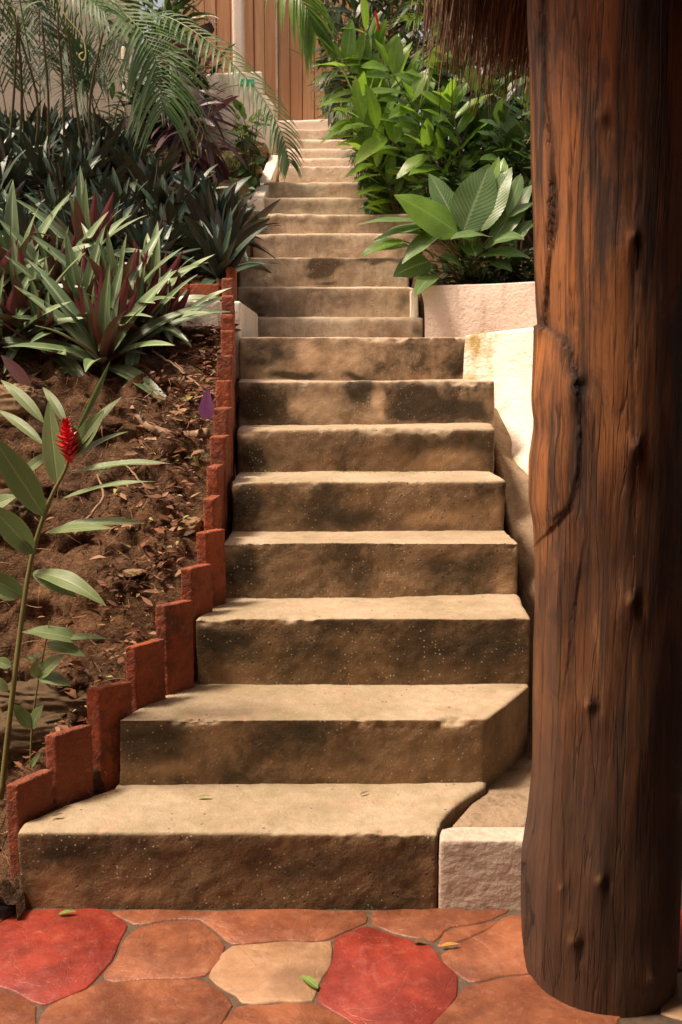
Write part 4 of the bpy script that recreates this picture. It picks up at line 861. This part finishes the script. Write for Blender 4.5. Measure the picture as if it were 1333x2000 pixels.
# ---- roots, rocks, litter
M['root'] = simple('grey brown root', (.17, .10, .055), (.32, .21, .13), .8, 30, .6)
def rootobj(pts, r0, r1, label, Y=None):
    P = []
    for q in pts:
        p = ground(q[0], q[1]) if Y is None else at(q[0], q[1], Y); P.append(p + np.array([0, -.012, .012]))
    Pc = curve(P, 36); Pc = Pc + np.stack([fbm(Pc, 14, 3, 60 + k) for k in range(3)], -1) * .012
    V, Fc = tube(Pc, np.linspace(r0, r1, 36) * (1 + .25 * fbm(Pc, 30, 2, 66)), 10); o = link('root', mesh(V, Fc), M['root'], org=tuple(Pc[0])); setp(o, label, 'root', 'exposed roots on the soil bank'); return o
rootobj([(268, 818), (300, 842), (345, 860), (408, 858)], .013, .022, 'thick grey root running across the bank into the bricks')
rootobj([(278, 815), (283, 785), (300, 768)], .004, .003, 'thin crooked root curling up above the thick one')
rootobj([(300, 690), (350, 725), (395, 765)], .005, .004, 'thin root slanting down the litter under the white wall block')
rootobj([(150, 1050), (200, 975), (190, 930)], .006, .003, 'slender root behind the upper ginger leaves')
rootobj([(350, 760), (362, 735), (345, 715)], .004, .0025, 'small looping root above the purple leaf')
rootobj([(240, 905), (290, 960), (330, 1010)], .004, .002, 'fine root trailing down the middle of the soil bank')
M['rock'] = simple('tan bank rock', (.12, .075, .04), (.34, .23, .12), .9, 22, 1.0, .2)
M['rockdark'] = simple('dark ledge rock', (.035, .024, .013), (.13, .085, .045), .9, 24, 1.0, .2)
def rock(c, s, label, mat='rock', seed=1, sub=5, group='rocks in the soil bank'):
    bm = bmesh.new(); bmesh.ops.create_icosphere(bm, subdivisions=sub, radius=1); P = np.array([v.co[:] for v in bm.verts])
    d = 1 + .38 * fbm(P, 1.3, 4, seed) + .22 * fbm(P * np.array([1, 1, 2.2]), 4, 5, seed + 5, .6); q = np.sign(P) * np.abs(P) ** .75; q = q * d[:, None] * np.array(s) + np.array(c)
    for v, p in zip(bm.verts, q): v.co = p
    me = bpy.data.meshes.new('rock'); bm.to_mesh(me); bm.free(); me.polygons.foreach_set('use_smooth', [True] * len(me.polygons))
    o = link('rock', me, M[mat], org=tuple(c)); setp(o, label, 'rock', group); return o
rock(at(22, 790, 3.95), (.11, .08, .085), 'tan rock at the left frame edge above the ginger', seed=2)
rock(at(-2, 930, 3.45), (.07, .08, .09), 'mossy tan rock behind the big ginger leaf at the left edge', seed=3)
rock(at(20, 1010, 3.35), (.09, .08, .08), 'brown rock low behind the ginger stem', 'rockdark', seed=4)
rock(at(120, 1365, 2.92), (.20, .09, .055), 'flat dark ledge rock behind the seedling', 'rockdark', seed=5)
rock(at(190, 1330, 2.98), (.12, .09, .05), 'flat brown rock just left of the third brick', 'rockdark', seed=6)
rock(at(60, 1420, 2.85), (.14, .07, .06), 'dark low rock in the hollow at lower left', 'rockdark', seed=8)
rock(at(262, 1118, 3.13), (.035, .03, .009), 'thin pale flat stone sticking out of the bank', 'rock', seed=9)
rock(at(372, 1030, 3.34), (.038, .05, .032), 'small tan stone wedged beside the brick edging', 'rock', seed=10)
rock(at(338, 1140, 3.17), (.03, .04, .045), 'greenish grey stone beside the sixth brick', 'rockdark', seed=11)
for i, (px, py, Y, s, lab) in enumerate(((470, 330, 8.2, (.16, .2, .13), 'tan boulder beside the white curb'), (492, 300, 8.8, (.14, .2, .08), 'flat pale boulder above the curb'), (448, 385, 7.7, (.14, .2, .14), 'tan boulder under the dark leaves left of the curb'), (470, 440, 7.2, (.1, .2, .16), 'pale mossy boulder beside the upper steps'))):
    rock(at(px, py, Y), s, lab, 'rock', 20 + i, group='boulders beside the upper curb')
m = NM('dry leaf litter'); r_ = m.attr('rnd'); n = m.noise(40, 3)
col = m.mix(m.ramp(r_, 0, .5), (.055, .026, .014), (.20, .075, .032)); col = m.mix(m.ramp(r_, .60, .95), col, (.38, .22, .12)); col = m.mix(m.ramp(r_, .965, .97), col, (.34, .34, .10))
M['litter'] = m.fin(m.mix(m.ramp(n, .4, .7, 0, .5), col, (.05, .025, .012)), .7, None, .3)
A = Acc()
for q in range(1800):
    k = random.random()
    if k < .90: y = random.uniform(2.75, 4.93); x = -random.triangular(.47, .80, .49) - .03 - max(0, 3.1 - y) * .5
    else: y = random.uniform(2.4, 4.9); x = random.uniform(-1.75, -.55)
    z = float(hill(x, y, True)); L = random.uniform(.008, .028) if random.random() < .7 else random.uniform(.03, .065); a = random.uniform(0, 6.28); d = np.array([math.cos(a), math.sin(a) * .8, random.uniform(-.2, .5)])
    p = np.array([x, y - .03, z + random.uniform(0, .022)])
    leaf(A, p, p + nrmz(d) * L, L * random.uniform(.25, .5), nrm=nrmz((random.gauss(0, .5), random.gauss(-.4, .5), 1)), sag=random.uniform(-.2, .35), fold=random.uniform(0, .8), n=4, nc=3, shape='ovate', rnd=random.random())
o = A.build('leaf_litter', M['litter']); setp(o, kind='stuff')
A = Acc()
for q in range(4200):
    y = random.uniform(2.45, 4.8); x = random.uniform(-1.8, -.56) - max(0, 3.0 - y) * .35; z = float(hill(x, y, True)); p = np.array([x, y - .035, z + .008])
    d = nrmz((random.gauss(0, .7), random.gauss(-.3, .6), random.gauss(-.3, .6))); L = random.uniform(.02, .10)
    leaf(A, p, p + d * L, random.uniform(.0012, .0032), nrm=nrmz((random.gauss(0, 1), -.5, random.gauss(0, 1))), sag=random.gauss(0, .3), n=5, nc=3, shape='blade', rnd=random.uniform(.3, 1) * .95)
o = A.build('root_fibres', M['litter']); setp(o, kind='stuff')
for i, (px, py, lab) in enumerate(((165, 850, 'tiny green seedling on the bank behind the ginger leaves'), (205, 925, 'tiny seedling in the dry litter right of the ginger stem'), (80, 1290, 'tiny weed low on the bank left of the seedling'), (395, 900, 'tiny weed in the litter beside the brick edging'), (128, 735, 'small weed under the boat lilies at the top of the bank'))):
    A = Acc(); p = ground(px, py)
    for k in range(14):
        c_ = p + np.array([random.gauss(0, .018), random.gauss(-.03, .01), random.uniform(.0, .035)]); a = random.uniform(0, 6.28); leaf(A, c_, c_ + np.array([math.cos(a), math.sin(a) * .5, .3]) * .018, .010, nrm=(0, -.6, .7), n=5, nc=3, shape='ovate')
    o = A.build('seedling', L_['mid'], org=tuple(p)); setp(o, lab, 'weed')
# leaves fallen on stone
def flat_leaf(px, py, z, L, ang, mat, label, w_=None):
    A = Acc(); p = onz(px, py, z + .008); d = np.array([math.cos(ang), math.sin(ang), .12]) * L
    leaf(A, p - d / 2, p + d / 2, w_ or L * .38, nrm=(0, -.1, 1), sag=.12, fold=.3, n=9, shape='ovate'); o = A.build('fallen_leaf', mat, org=tuple(p)); setp(o, label, 'leaf')
LM = leafmat('fresh fallen leaf', (.16, .26, .04), (.22, .34, .06), (.3, .4, .1), (.2, .3, .06), .5); LY = leafmat('yellow fallen leaf', (.55, .30, .05), (.6, .34, .06), (.4, .2, .05), (.5, .25, .05), .5); LB = leafmat('brown fallen leaf', (.12, .07, .03), (.16, .1, .04), (.2, .12, .05), (.12, .07, .03), .6)
flat_leaf(604, 1918, .006, .055, 2.4, LM, 'green leaf lying on the sand coloured flagstone')
flat_leaf(880, 1846, .006, .045, 0, LY, 'yellow leaf lying on the orange flagstones left of the post', .012)
flat_leaf(132, 1783, .006, .045, .1, LM, 'green leaf at the foot of the first step, on the red stone', .014)
flat_leaf(822, 1838, .006, .035, .1, LB, 'brown curled leaf on a mortar joint above the large red stone', .014)
flat_leaf(400, 1556, SH[0], .04, 0, LM, 'green leaf lying on the first step', .010)
flat_leaf(113, 1592, SH[0], .028, .4, LB, 'brown scrap of leaf on the first step beside the bricks', .010)
flat_leaf(712, 1549, SH[0], .03, .5, LB, 'thin brown leaf on the right half of the first step', .006)
m_ = leafmat('yellow green sheath leaf', (.35, .36, .10), (.42, .42, .14), (.5, .5, .2), (.3, .3, .1))
for px, py, Y, tx, ty, lab in ((385, 925, 3.6, 380, 885, 'pale green fallen sheath beside the bricks, upper of two'), (376, 1048, 3.35, 358, 1036, 'yellow green fallen sheath beside the bricks, lower of two')):
    A = Acc(); leaf(A, at(px, py, Y), at(tx, ty, Y - .02), .022, nrm=(.2, -.8, .4), n=8, fold=.5); leaf(A, at(px - 3, py, Y), at(px + 12, py + 14, Y - .02), .014, nrm=(.2, -.8, .4), n=8)
    o = A.build('fallen_leaf', m_, org=tuple(at(px, py, Y))); setp(o, lab, 'leaf')
A = Acc()
for q in range(60):
    x = random.choice([500, 680, 700, 830, 870, 735, 790]) + random.gauss(0, 25); p = onz(x, 922 + random.uniform(0, 5), SH[4]); L = random.uniform(.006, .016); a = random.uniform(0, 6.28)
    leaf(A, p + np.array([0, 0, .003]), p + np.array([math.cos(a) * L, math.sin(a) * L * .6, .004 + L * .4]), .005, nrm=(0, -.4, 1), n=4, nc=3, shape='ovate')
o = A.build('moss_tufts', LM); setp(o, kind='stuff')

# ---- palms at upper left
pm = empty('areca_palm', tuple(at(170, 330, 7.2)), 'feathery palm with arching pale fronds over the upper left bed', 'palm')
def F3(*a): return [at(*q) for q in a]
for pts, L, nl, mt in (
    (F3((130, 60, 6.6), (190, -10, 6.4), (250, 32, 6.2), (292, 85, 6.1), (312, 150, 6.05), (318, 215, 6.0)), .38, 32, 'palm'),
    (F3((200, 90, 6.6), (300, 32, 6.3), (380, 62, 6.1), (450, 120, 6.0), (512, 190, 5.95), (550, 260, 5.9), (565, 315, 5.9)), .17, 36, 'palm'),
    (F3((60, 120, 6.6), (30, -90, 6.3), (90, -70, 6.0), (150, -25, 5.9), (200, 20, 5.85)), .26, 26, 'palm')):
    A = Acc(); frond(A, pts, L, nl, .027 if L > .3 else .020, .35, 1.05, up=(.25, -.75, .6)); A.build('frond', L_[mt], pm)
A = Acc()
for k in range(7):
    x = 20 + k * 26 + random.uniform(-8, 8); stalk(A, F3((x + random.uniform(-25, 25), 340, 7.3), (x, 200, 7.2), (x + random.uniform(-50, 60), 30, 7.0)), .011, .007, 10)
A.build('canes', M['cane'], pm)
pk = empty('feather_palm', tuple(at(150, 300, 7.8)), 'dark spiky palm clump in the shade against the house wall', 'palm')
for k in range(15):
    bx_ = random.uniform(10, 240); tx = bx_ + random.uniform(-130, 130); ty = random.uniform(-20, 170); yy = random.uniform(7.4, 8.4)
    A = Acc(); frond(A, F3((bx_, 290, yy), ((bx_ + tx) / 2 - (tx - bx_) * .15, 170, yy), (tx, ty, yy - .1), (tx + (tx - bx_) * .35, ty + 45, yy - .2)), .30, 22, .016, .15, .75, up=(0, -.8, .5), rad=.006, start=.3, n=24, n_seg=4); A.build('frond', L_['palmdark'], pk)
# tendril
A = Acc(); P = curve(F3((110, -10, 5.8), (128, 30, 5.8), (160, 70, 5.8), (168, 105, 5.8), (162, 118, 5.8), (155, 108, 5.8), (163, 102, 5.8)), 40); V, Fc = tube(P, np.full(40, .0035), 6); A.add(V, Fc)
o = A.build('vine_tendril', simple('pale yellow tendril', (.5, .5, .15), (.6, .6, .25)), org=tuple(P[0])); setp(o, 'thin pale yellow tendril curling below the upper left palm fronds', 'vine')

# ---- shrub clouds
def shrub(name, label, cat, mat, px, py, Y, rx, ry, rz, n, L, shape='lance', stems=6, seed=0, dirup=.4, droop=.3, wr=.3, group=None, ground_py=None, extra=None, nseg=7):
    st_ = random.getstate(); random.seed(seed); c = at(px, py, Y); gx = g_at(c[0], Y)
    e = empty(name, tuple(gx), label, cat, group); A = Acc(); ends = []
    for k in range(stems):
        a = random.uniform(0, 6.28); r = math.sqrt(random.random()); e_ = c + np.array([math.cos(a) * r * rx * .85, math.sin(a) * r * ry * .85, random.uniform(-.2, 1) * rz * .9])
        b = gx + np.array([random.gauss(0, .05 + rx * .15), random.gauss(0, .05), -.05]); stalk(A, [b, (b + e_) / 2 + np.array([random.gauss(0, .04), random.gauss(0, .04), .05]), e_], .008, .003, 10); ends.append((b, e_))
    A.build('stems', M['stembrown'], e); A = Acc()
    for k in range(n):
        if random.random() < .8:
            b, e_ = random.choice(ends); f = random.uniform(.3, 1.0); p = b + (e_ - b) * f + np.array([random.gauss(0, 1), random.gauss(0, 1), random.gauss(0, .7)]) * .06 * (rx / .35)
        else:
            u = nrmz([random.gauss(0, 1) for _ in range(3)]) * random.random() ** .4; p = c + u * np.array([rx, ry, rz])
        d = nrmz(nrmz((p - c) * np.array([1, 1, .6])) * .9 + np.array([random.gauss(0, .5), random.gauss(-.15, .5), random.gauss(dirup, .4)])); LL = L * random.uniform(.6, 1.25)
        tip = p + d * LL - np.array([0, 0, 1]) * droop * LL * random.random()
        leaf(A, p, tip, LL * wr * random.uniform(.8, 1.2), nrm=nrmz((random.gauss(0, .3), random.gauss(-.25, .3), .9)), sag=.12, fold=.2, n=nseg, nc=3, shape=shape, wave=.015)
    A.build('leaves', L_[mat], e); random.setstate(st_); return e
for k, (x, y) in enumerate(((1.7, 6.6), (2.5, 6.3), (3.3, 6.9), (1.9, 7.9), (3.0, 8.2), (4.2, 7.4))):
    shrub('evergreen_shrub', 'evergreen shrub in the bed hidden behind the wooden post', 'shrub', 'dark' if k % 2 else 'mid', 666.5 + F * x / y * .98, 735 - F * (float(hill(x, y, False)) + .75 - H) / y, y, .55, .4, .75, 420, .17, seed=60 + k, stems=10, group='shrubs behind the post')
GB = 'dense evergreen shrubs behind the right hand planting'
shrub('evergreen_shrub', 'dark evergreen shrub against the board fence behind the red tipped ginger', 'shrub', 'dark', 700, 60, 9.5, .42, .3, .75, 900, .16, seed=1, stems=14)
shrub('evergreen_shrub', 'dark evergreen shrub between the fence and the thatch', 'shrub', 'dark', 830, 70, 9.4, .45, .3, .9, 1100, .16, seed=2, stems=16)
shrub('evergreen_shrub', 'dark evergreen shrub under the thatch fringe', 'shrub', 'dark', 950, 150, 9.0, .5, .3, 1.1, 1200, .15, seed=3, stems=16)
shrub('evergreen_shrub', 'dark evergreen shrub closest to the wooden post, behind the glossy leaves', 'shrub', 'dark', 1050, 260, 8.4, .5, .35, 1.0, 1200, .14, seed=4, stems=16)
shrub('evergreen_shrub', 'low dark shrub filling the shade behind the broad leaved plant', 'shrub', 'dark', 900, 380, 7.5, .6, .3, .5, 1100, .12, seed=5, stems=16)
shrub('evergreen_shrub', 'dark shrub hiding the right edge of the upper steps', 'shrub', 'dark', 790, 330, 8.2, .33, .3, .4, 700, .12, seed=6, stems=12)
shrub('leafy_shrub', 'glossy rounded green shrub beside the post above the broad leaves', 'shrub', 'mid', 1010, 300, 6.9, .26, .25, .42, 520, .10, 'ovate', seed=7, wr=.5, stems=12)
shrub('leafy_shrub', 'mid green shrub with pointed leaves between ginger canes and broad leaved plant', 'shrub', 'mid', 880, 330, 7.0, .38, .25, .30, 520, .13, 'lance', seed=8, stems=12)
shrub('leafy_shrub', 'mid green shrub hanging over the upper steps below the ginger canes', 'shrub', 'mid', 745, 290, 7.7, .25, .25, .32, 420, .14, 'lance', seed=9, stems=10)
shrub('low_groundcover', 'low dark foliage in the bed just above the pinkish retaining wall', 'shrub', 'dark', 960, 525, 6.35, .42, .18, .10, 520, .09, 'ovate', seed=10, stems=10, wr=.45)
# ---- ginger canes (right)
def canes(label, mat, list_, L=.30, w_=.055, seed=0, name='ginger_plant', cat='plant', group=None, flower=None):
    st_ = random.getstate(); random.seed(seed); b0 = at(*list_[0][0]); e = empty(name, tuple(g_at(b0[0], b0[1])), label, cat, group); As = Acc(); Al = Acc()
    for (bp, tp) in list_:
        b = at(*bp); t = at(*tp); b[2] = min(b[2], float(hill(b[0], b[1], False))); mid = (b + t) / 2 + np.array([0, 0, 1]) * .12 * np.linalg.norm(t - b) - (t - b) * np.array([.18, .18, 0])
        P = curve([b, mid, t], 26); V, Fc = tube(P, np.linspace(.009, .003, 26), 6); As.add(V, Fc)
        T = np.gradient(P, axis=0); ln = np.linalg.norm(t - b); n = max(6, int(ln * 13))
        for k in range(n):
            f = .35 + .65 * k / (n - 1); i = min(int(f * 25), 25); p = P[i]; tg = nrmz(T[i]); sd = nrmz(np.cross(tg, (.15, -1, .25))) * (1 if k % 2 else -1)
            if k == n - 1: sd = sd * .15
            d = nrmz(sd * .85 + tg * random.uniform(.45, .8) + np.array([0, random.gauss(-.15, .25), random.gauss(.05, .12)])); LL = L * random.uniform(.75, 1.12) * (1 if f < .85 else .8)
            leaf(Al, p, p + d * LL - np.array([0, 0, .16 * LL * random.random() * 1.6]), w_ * random.uniform(.85, 1.15), nrm=nrmz((random.gauss(0, .25), random.gauss(-.5, .25), .8)), sag=.13, n=10, fold=.18, wave=.03, nc=5)
    As.build('canes', M['stem'], e); Al.build('leaves', L_[mat], e)
    if flower:
        A = Acc(); fa, fb = at(*flower[0]), at(*flower[1]); ax = nrmz(fb - fa); s1 = nrmz(np.cross(ax, (0, -1, 0))); s2 = np.cross(s1, ax)
        for k in range(26):
            f = k / 25; a = k * 2.399; c0 = fa + (fb - fa) * f * .8; o_ = s1 * math.cos(a) + s2 * math.sin(a); leaf(A, c0, c0 + o_ * .014 * (1 - f * .7) + ax * .035, .02, nrm=nrmz(-o_ * .4 + ax), sag=-.2, fold=.5, n=5, nc=3, shape='ovate')
        A.build('flower', M['red'], e)
    random.setstate(st_); return e
canes('ginger clump with a slim red flower spike leaning toward the board fence', 'bright', [((800, 330, 7.8), (672, 120, 7.5)), ((810, 330, 7.9), (715, 60, 7.6)), ((790, 330, 7.7), (690, 185, 7.4)), ((805, 330, 7.8), (745, 110, 7.6))], .40, .095, 1, flower=((742, 62, 7.5), (733, 20, 7.5)))
canes('ginger clump with broad yellow green leaves at the middle of the right bed', 'bright', [((850, 370, 7.3), (755, 125, 7.1)), ((860, 370, 7.3), (800, 190, 7.0)), ((845, 370, 7.2), (700, 230, 7.0)), ((870, 360, 7.3), (850, 150, 7.1))], .34, .125, 2)
canes('ginger clump with long upright leaves under the hanging thatch', 'mid', [((930, 360, 7.2), (880, 100, 7.1)), ((950, 360, 7.2), (930, 180, 7.0)), ((940, 360, 7.3), (870, 220, 7.0)), ((960, 360, 7.3), (990, 170, 7.1))], .36, .115, 3)
canes('ginger clump arching low over the upper steps', 'bright', [((790, 350, 7.6), (690, 250, 7.3)), ((800, 350, 7.6), (715, 300, 7.2)), ((780, 350, 7.7), (700, 225, 7.5))], .32, .075, 4)
canes('bright young ginger shoots in front of the dark shrub', 'bright', [((905, 400, 6.9), (880, 190, 6.8)), ((900, 400, 6.9), (820, 280, 6.8))], .28, .11, 5)
canes('ginger clump beside the wooden post with upright light leaves', 'mid', [((1010, 400, 6.8), (1030, 200, 6.7)), ((1000, 400, 6.8), (975, 240, 6.7)), ((1020, 400, 6.8), (1060, 260, 6.7))], .25, .10, 6)
canes('tall ginger clump against the sky side of the fence corner', 'dark', [((760, 300, 8.8), (690, 20, 8.6)), ((770, 300, 8.8), (640, 60, 8.6)), ((780, 300, 8.7), (760, -30, 8.5)), ((800, 300, 8.7), (830, -20, 8.5))], .38, .06, 7)
# fine palms on right
def palmlet(label, mat, c, tips, L, nl, seed, w_=.014, name='parlour_palm', droop=.4):
    random.seed(seed); e = empty(name, tuple(at(*c)), label, 'palm'); b = at(*c)
    for tx, ty, tY in tips:
        t = at(tx, ty, tY); mid = (b + t) / 2 + np.array([0, 0, 1]) * .35 * np.linalg.norm(t - b); A = Acc(); frond(A, [b, mid, t], L, nl, w_, droop, .95, up=(0, -.5, .85), rad=.005, start=.25, n=22, n_seg=4); A.build('frond', L_[mat], e)
    return e
palmlet('fine leaved palm leaning out over the pale upper steps', 'palmdark', (800, 350, 8.0), [(690, 300, 7.8), (700, 330, 7.7), (730, 270, 7.8), (760, 300, 7.6), (720, 345, 7.6), (790, 280, 7.6)], .17, 20, 3)
palmlet('fine leaved palm with light fronds at the fence corner above the steps', 'palm', (760, 250, 8.8), [(630, 190, 8.6), (625, 150, 8.6), (660, 215, 8.5), (700, 150, 8.6), (690, 250, 8.4)], .22, 22, 4)
palmlet('bright feathery palm under the thatch at top right', 'bright', (880, 150, 8.3), [(800, 40, 8.0), (830, 10, 8.0), (870, 60, 7.9), (900, 90, 7.9), (850, 110, 7.9), (930, 60, 8.0)], .25, 24, 5)
A = Acc(); e = empty('banana_plant', tuple(at(560, -120, 7.8)), 'large blurred yellow green palm leaf hanging in at the top middle', 'palm')
frond(A, F3((500, -160, 7.9), (545, -70, 7.6), (590, 0, 7.5), (612, 55, 7.5)), .30, 22, .045, .5, .7, up=(0, -.8, .5)); A.build('frond', L_['bright'], e)
# ---- broad leaved plant
e = empty('broad_leaved_plant', tuple(at(915, 548, 6.25)), 'large broad ribbed leaved plant on top of the pinkish retaining wall', 'plant')
A = Acc(); As = Acc(); root = at(915, 550, 6.3); BYY = 6.2
for b, t, w_, nr, dY, sg_, rn, shp in (
    ((905, 452), (957, 320), 66, (.1, -.95, .3), .06, .04, .6, 'ovate'), ((935, 452), (1000, 326), 46, (-.4, -.8, .3), .06, .04, .5, 'ovate'),
    ((955, 420), (985, 308), 44, (.3, .7, .5), .2, .04, .9, 'ovate'), ((888, 430), (838, 338), 40, (.2, -.9, .4), .1, .04, .4, 'ovate'), ((872, 440), (785, 516), 36, (-.1, -.5, .85), -.15, .10, .9, 'lance'),
    ((850, 440), (728, 472), 38, (0, -.35, .9), -.1, .10, .9, 'lance'), ((840, 437), (700, 438), 26, (0, -.4, .9), -.1, .10, .9, 'lance'), ((776, 466), (702, 503), 20, (0, -.6, .7), -.05, .12, .2, 'lance'),
    ((958, 462), (880, 468), 36, (0, -.4, .9), -.15, .14, .9, 'ovate'), ((945, 488), (1024, 468), 46, (0, -.5, .85), -.1, .35, .8, 'lance'), ((990, 425), (1045, 396), 22, (0, -.5, .8), 0, .1, .3, 'lance'),
    ((1018, 340), (990, 425), 22, (0, -.6, .8), 0, .05, .6, 'lance'), ((840, 510), (768, 540), 44, (0, -.8, .5), -.05, .12, 0., 'ovate'), ((850, 536), (810, 580), 28, (0, -.5, .8), -.3, .12, .6, 'ovate'),
    ((880, 470), (846, 430), 30, (0, -.8, .4), .1, .1, .1, 'ovate'), ((905, 520), (860, 500), 30, (0, -.6, .7), -.1, .1, 0, 'ovate'), ((960, 510), (1000, 530), 26, (0, -.6, .7), -.1, .15, 0, 'ovate'), ((930, 500), (900, 440), 34, (0, -.8, .4), .15, .1, 0, 'ovate'),
    ((800, 480), (720, 492), 26, (0, -.5, .8), -.02, .1, .5, 'lance'),     ((860, 470), (760, 452), 32, (0, -.4, .9), -.1, .12, .95, 'lance'), ((905, 465), (815, 400), 34, (-.3, -.7, .6), .05, .08, .5, 'ovate'), ((965, 470), (1040, 360), 40, (-.3, -.8, .4), .1, .06, .4, 'ovate'), ((940, 500), (1035, 505), 36, (0, -.5, .85), -.1, .2, .9, 'lance'), ((1000, 470), (1040, 430), 26, (0, -.6, .7), 0, .1, .1, 'ovate'), ((925, 470), (872, 372), 50, (.2, -.9, .3), .16, .05, .2, 'ovate')):
    B = at(b[0], b[1], BYY); leaf(A, B, at(t[0], t[1], BYY + dY), w_ * 1.3 / F * BYY, nrm=nr, sag=sg_, fold=.12, n=16, nc=7, shape=shp, rnd=rn, wave=.02)
    stalk(As, [root + np.array([random.gauss(0, .03), 0, 0]), (root + B) / 2 + np.array([0, 0, .04]), B], .006, .004, 8)
A.build('leaves', L_['broad'], e); As.build('stems', M['stem'], e)
A = Acc(); leaf(A, at(895, 455, 6.15), at(770, 380, 6.08), .25, nrm=(.15, -.85, .5), sag=.08, fold=-.12, n=16, nc=7, shape='ovate', rnd=1, wave=.02)
leaf(A, at(790, 470, 6.1), at(702, 503, 6.05), .07, nrm=(0, -.6, .7), sag=.12, n=12, rnd=.3)
leaf(A, at(940, 420, 6.3), at(975, 306, 6.35), .13, nrm=(-.2, -.8, .3), sag=.04, n=12, rnd=.8, shape='ovate')
o = A.build('leaf', L_['bright'], e); o['label'] = 'young yellow green leaves'
# ---- left: purple cordyline, bright bush, grass tuft, sprig
shrub('cordyline', 'dark purple leaved cordyline under the arching palm frond', 'plant', 'purple', 375, 225, 7.6, .22, .2, .20, 90, .30, seed=21, stems=8, droop=.6, wr=.2, dirup=.1, nseg=9)
shrub('cordyline', 'small dark purple plant behind the main cordyline near the fence', 'plant', 'purple', 360, 130, 8.6, .25, .2, .3, 90, .26, seed=22, stems=6, droop=.5, wr=.2, nseg=9)
shrub('leafy_shrub', 'bright green leafy shrub in front of the pale garden wall', 'shrub', 'mid', 482, 245, 7.9, .15, .15, .12, 80, .12, 'ovate', seed=23, wr=.5, stems=8)
shrub('evergreen_shrub', 'dark shrub filling the gap between column and cordyline', 'shrub', 'dark', 320, 190, 8.9, .5, .3, .55, 800, .16, seed=24, stems=12)
shrub('evergreen_shrub', 'dark shrub under the canopy edge at the top left of the fence', 'shrub', 'mid', 320, 20, 9.4, .35, .2, .45, 500, .2, seed=25, stems=10)
A = Acc(); b0 = at(430, 320, 7.9)
for k in range(240):
    p = b0 + np.array([random.gauss(0, .10), random.gauss(0, .08), random.uniform(-.06, .02)]); d = nrmz((random.gauss(0, .7), random.gauss(-.3, .4), random.uniform(.2, 1))); L = random.uniform(.12, .26)
    leaf(A, p, p + d * L - np.array([0, 0, L * .3]), .007, nrm=(0, -.5, .8), sag=.25, n=6, nc=3, shape='blade')
o = A.build('grass_tuft', L_['grass'], org=tuple(b0)); setp(o, 'pale variegated grass tuft beside the boulders near the curb', 'plant')
e = empty('small_sprig', tuple(at(452, 430, 6.7)), 'small sprig with rounded green leaves beside the upper steps', 'plant'); A = Acc(); stalk(A, F3((446, 440, 6.7), (458, 400, 6.7), (474, 370, 6.65)), .004, .002, 8); A.build('stem', M['stembrown'], e)
A = Acc()
for k in range(16):
    c_ = at(476 + random.gauss(0, 9), 368 + random.gauss(0, 11), 6.65); d = nrmz((random.gauss(0, 1), -.3, random.gauss(.1, .6))); leaf(A, c_, c_ + d * .055, .035, nrm=(0, -.6, .7), n=7, shape='ovate')
A.build('leaves', L_['mid'], e)
# ---- small hanging box near the fence
e = empty('wooden_box', tuple(at(400, 55, 8.9)), 'small tilted dark wooden box with a pale crumpled leaf on top, by the fence', 'box')
cpt = at(402, 60, 8.9); bm = bmesh.new(); bmesh.ops.create_cube(bm, size=1); bmesh.ops.scale(bm, verts=bm.verts, vec=(.12, .10, .075)); bmesh.ops.bevel(bm, geom=bm.edges[:], offset=.006, segments=2, affect='EDGES')
bmesh.ops.rotate(bm, verts=bm.verts, matrix=Matrix.Rotation(-.5, 3, 'Y') @ Matrix.Rotation(.5, 3, 'Z')); bmesh.ops.translate(bm, verts=bm.verts, vec=cpt)
me = bpy.data.meshes.new('b'); bm.to_mesh(me); bm.free(); link('case', me, M['darkwood'], e)
A = Acc()
for k in range(9): c_ = cpt + np.array([random.gauss(0, .02), -.02, .06]); leaf(A, c_ + np.array([-.06, 0, .03]), c_ + np.array([random.uniform(.02, .12), random.gauss(0, .04), random.uniform(-.05, .05)]), .05, nrm=(0, -.4, .9), sag=.25, wave=.1, n=9)
A.build('lid_leaf', leafmat('pale dead leaf', (.5, .46, .36), (.62, .58, .48), (.4, .36, .26), (.4, .36, .28)), e)
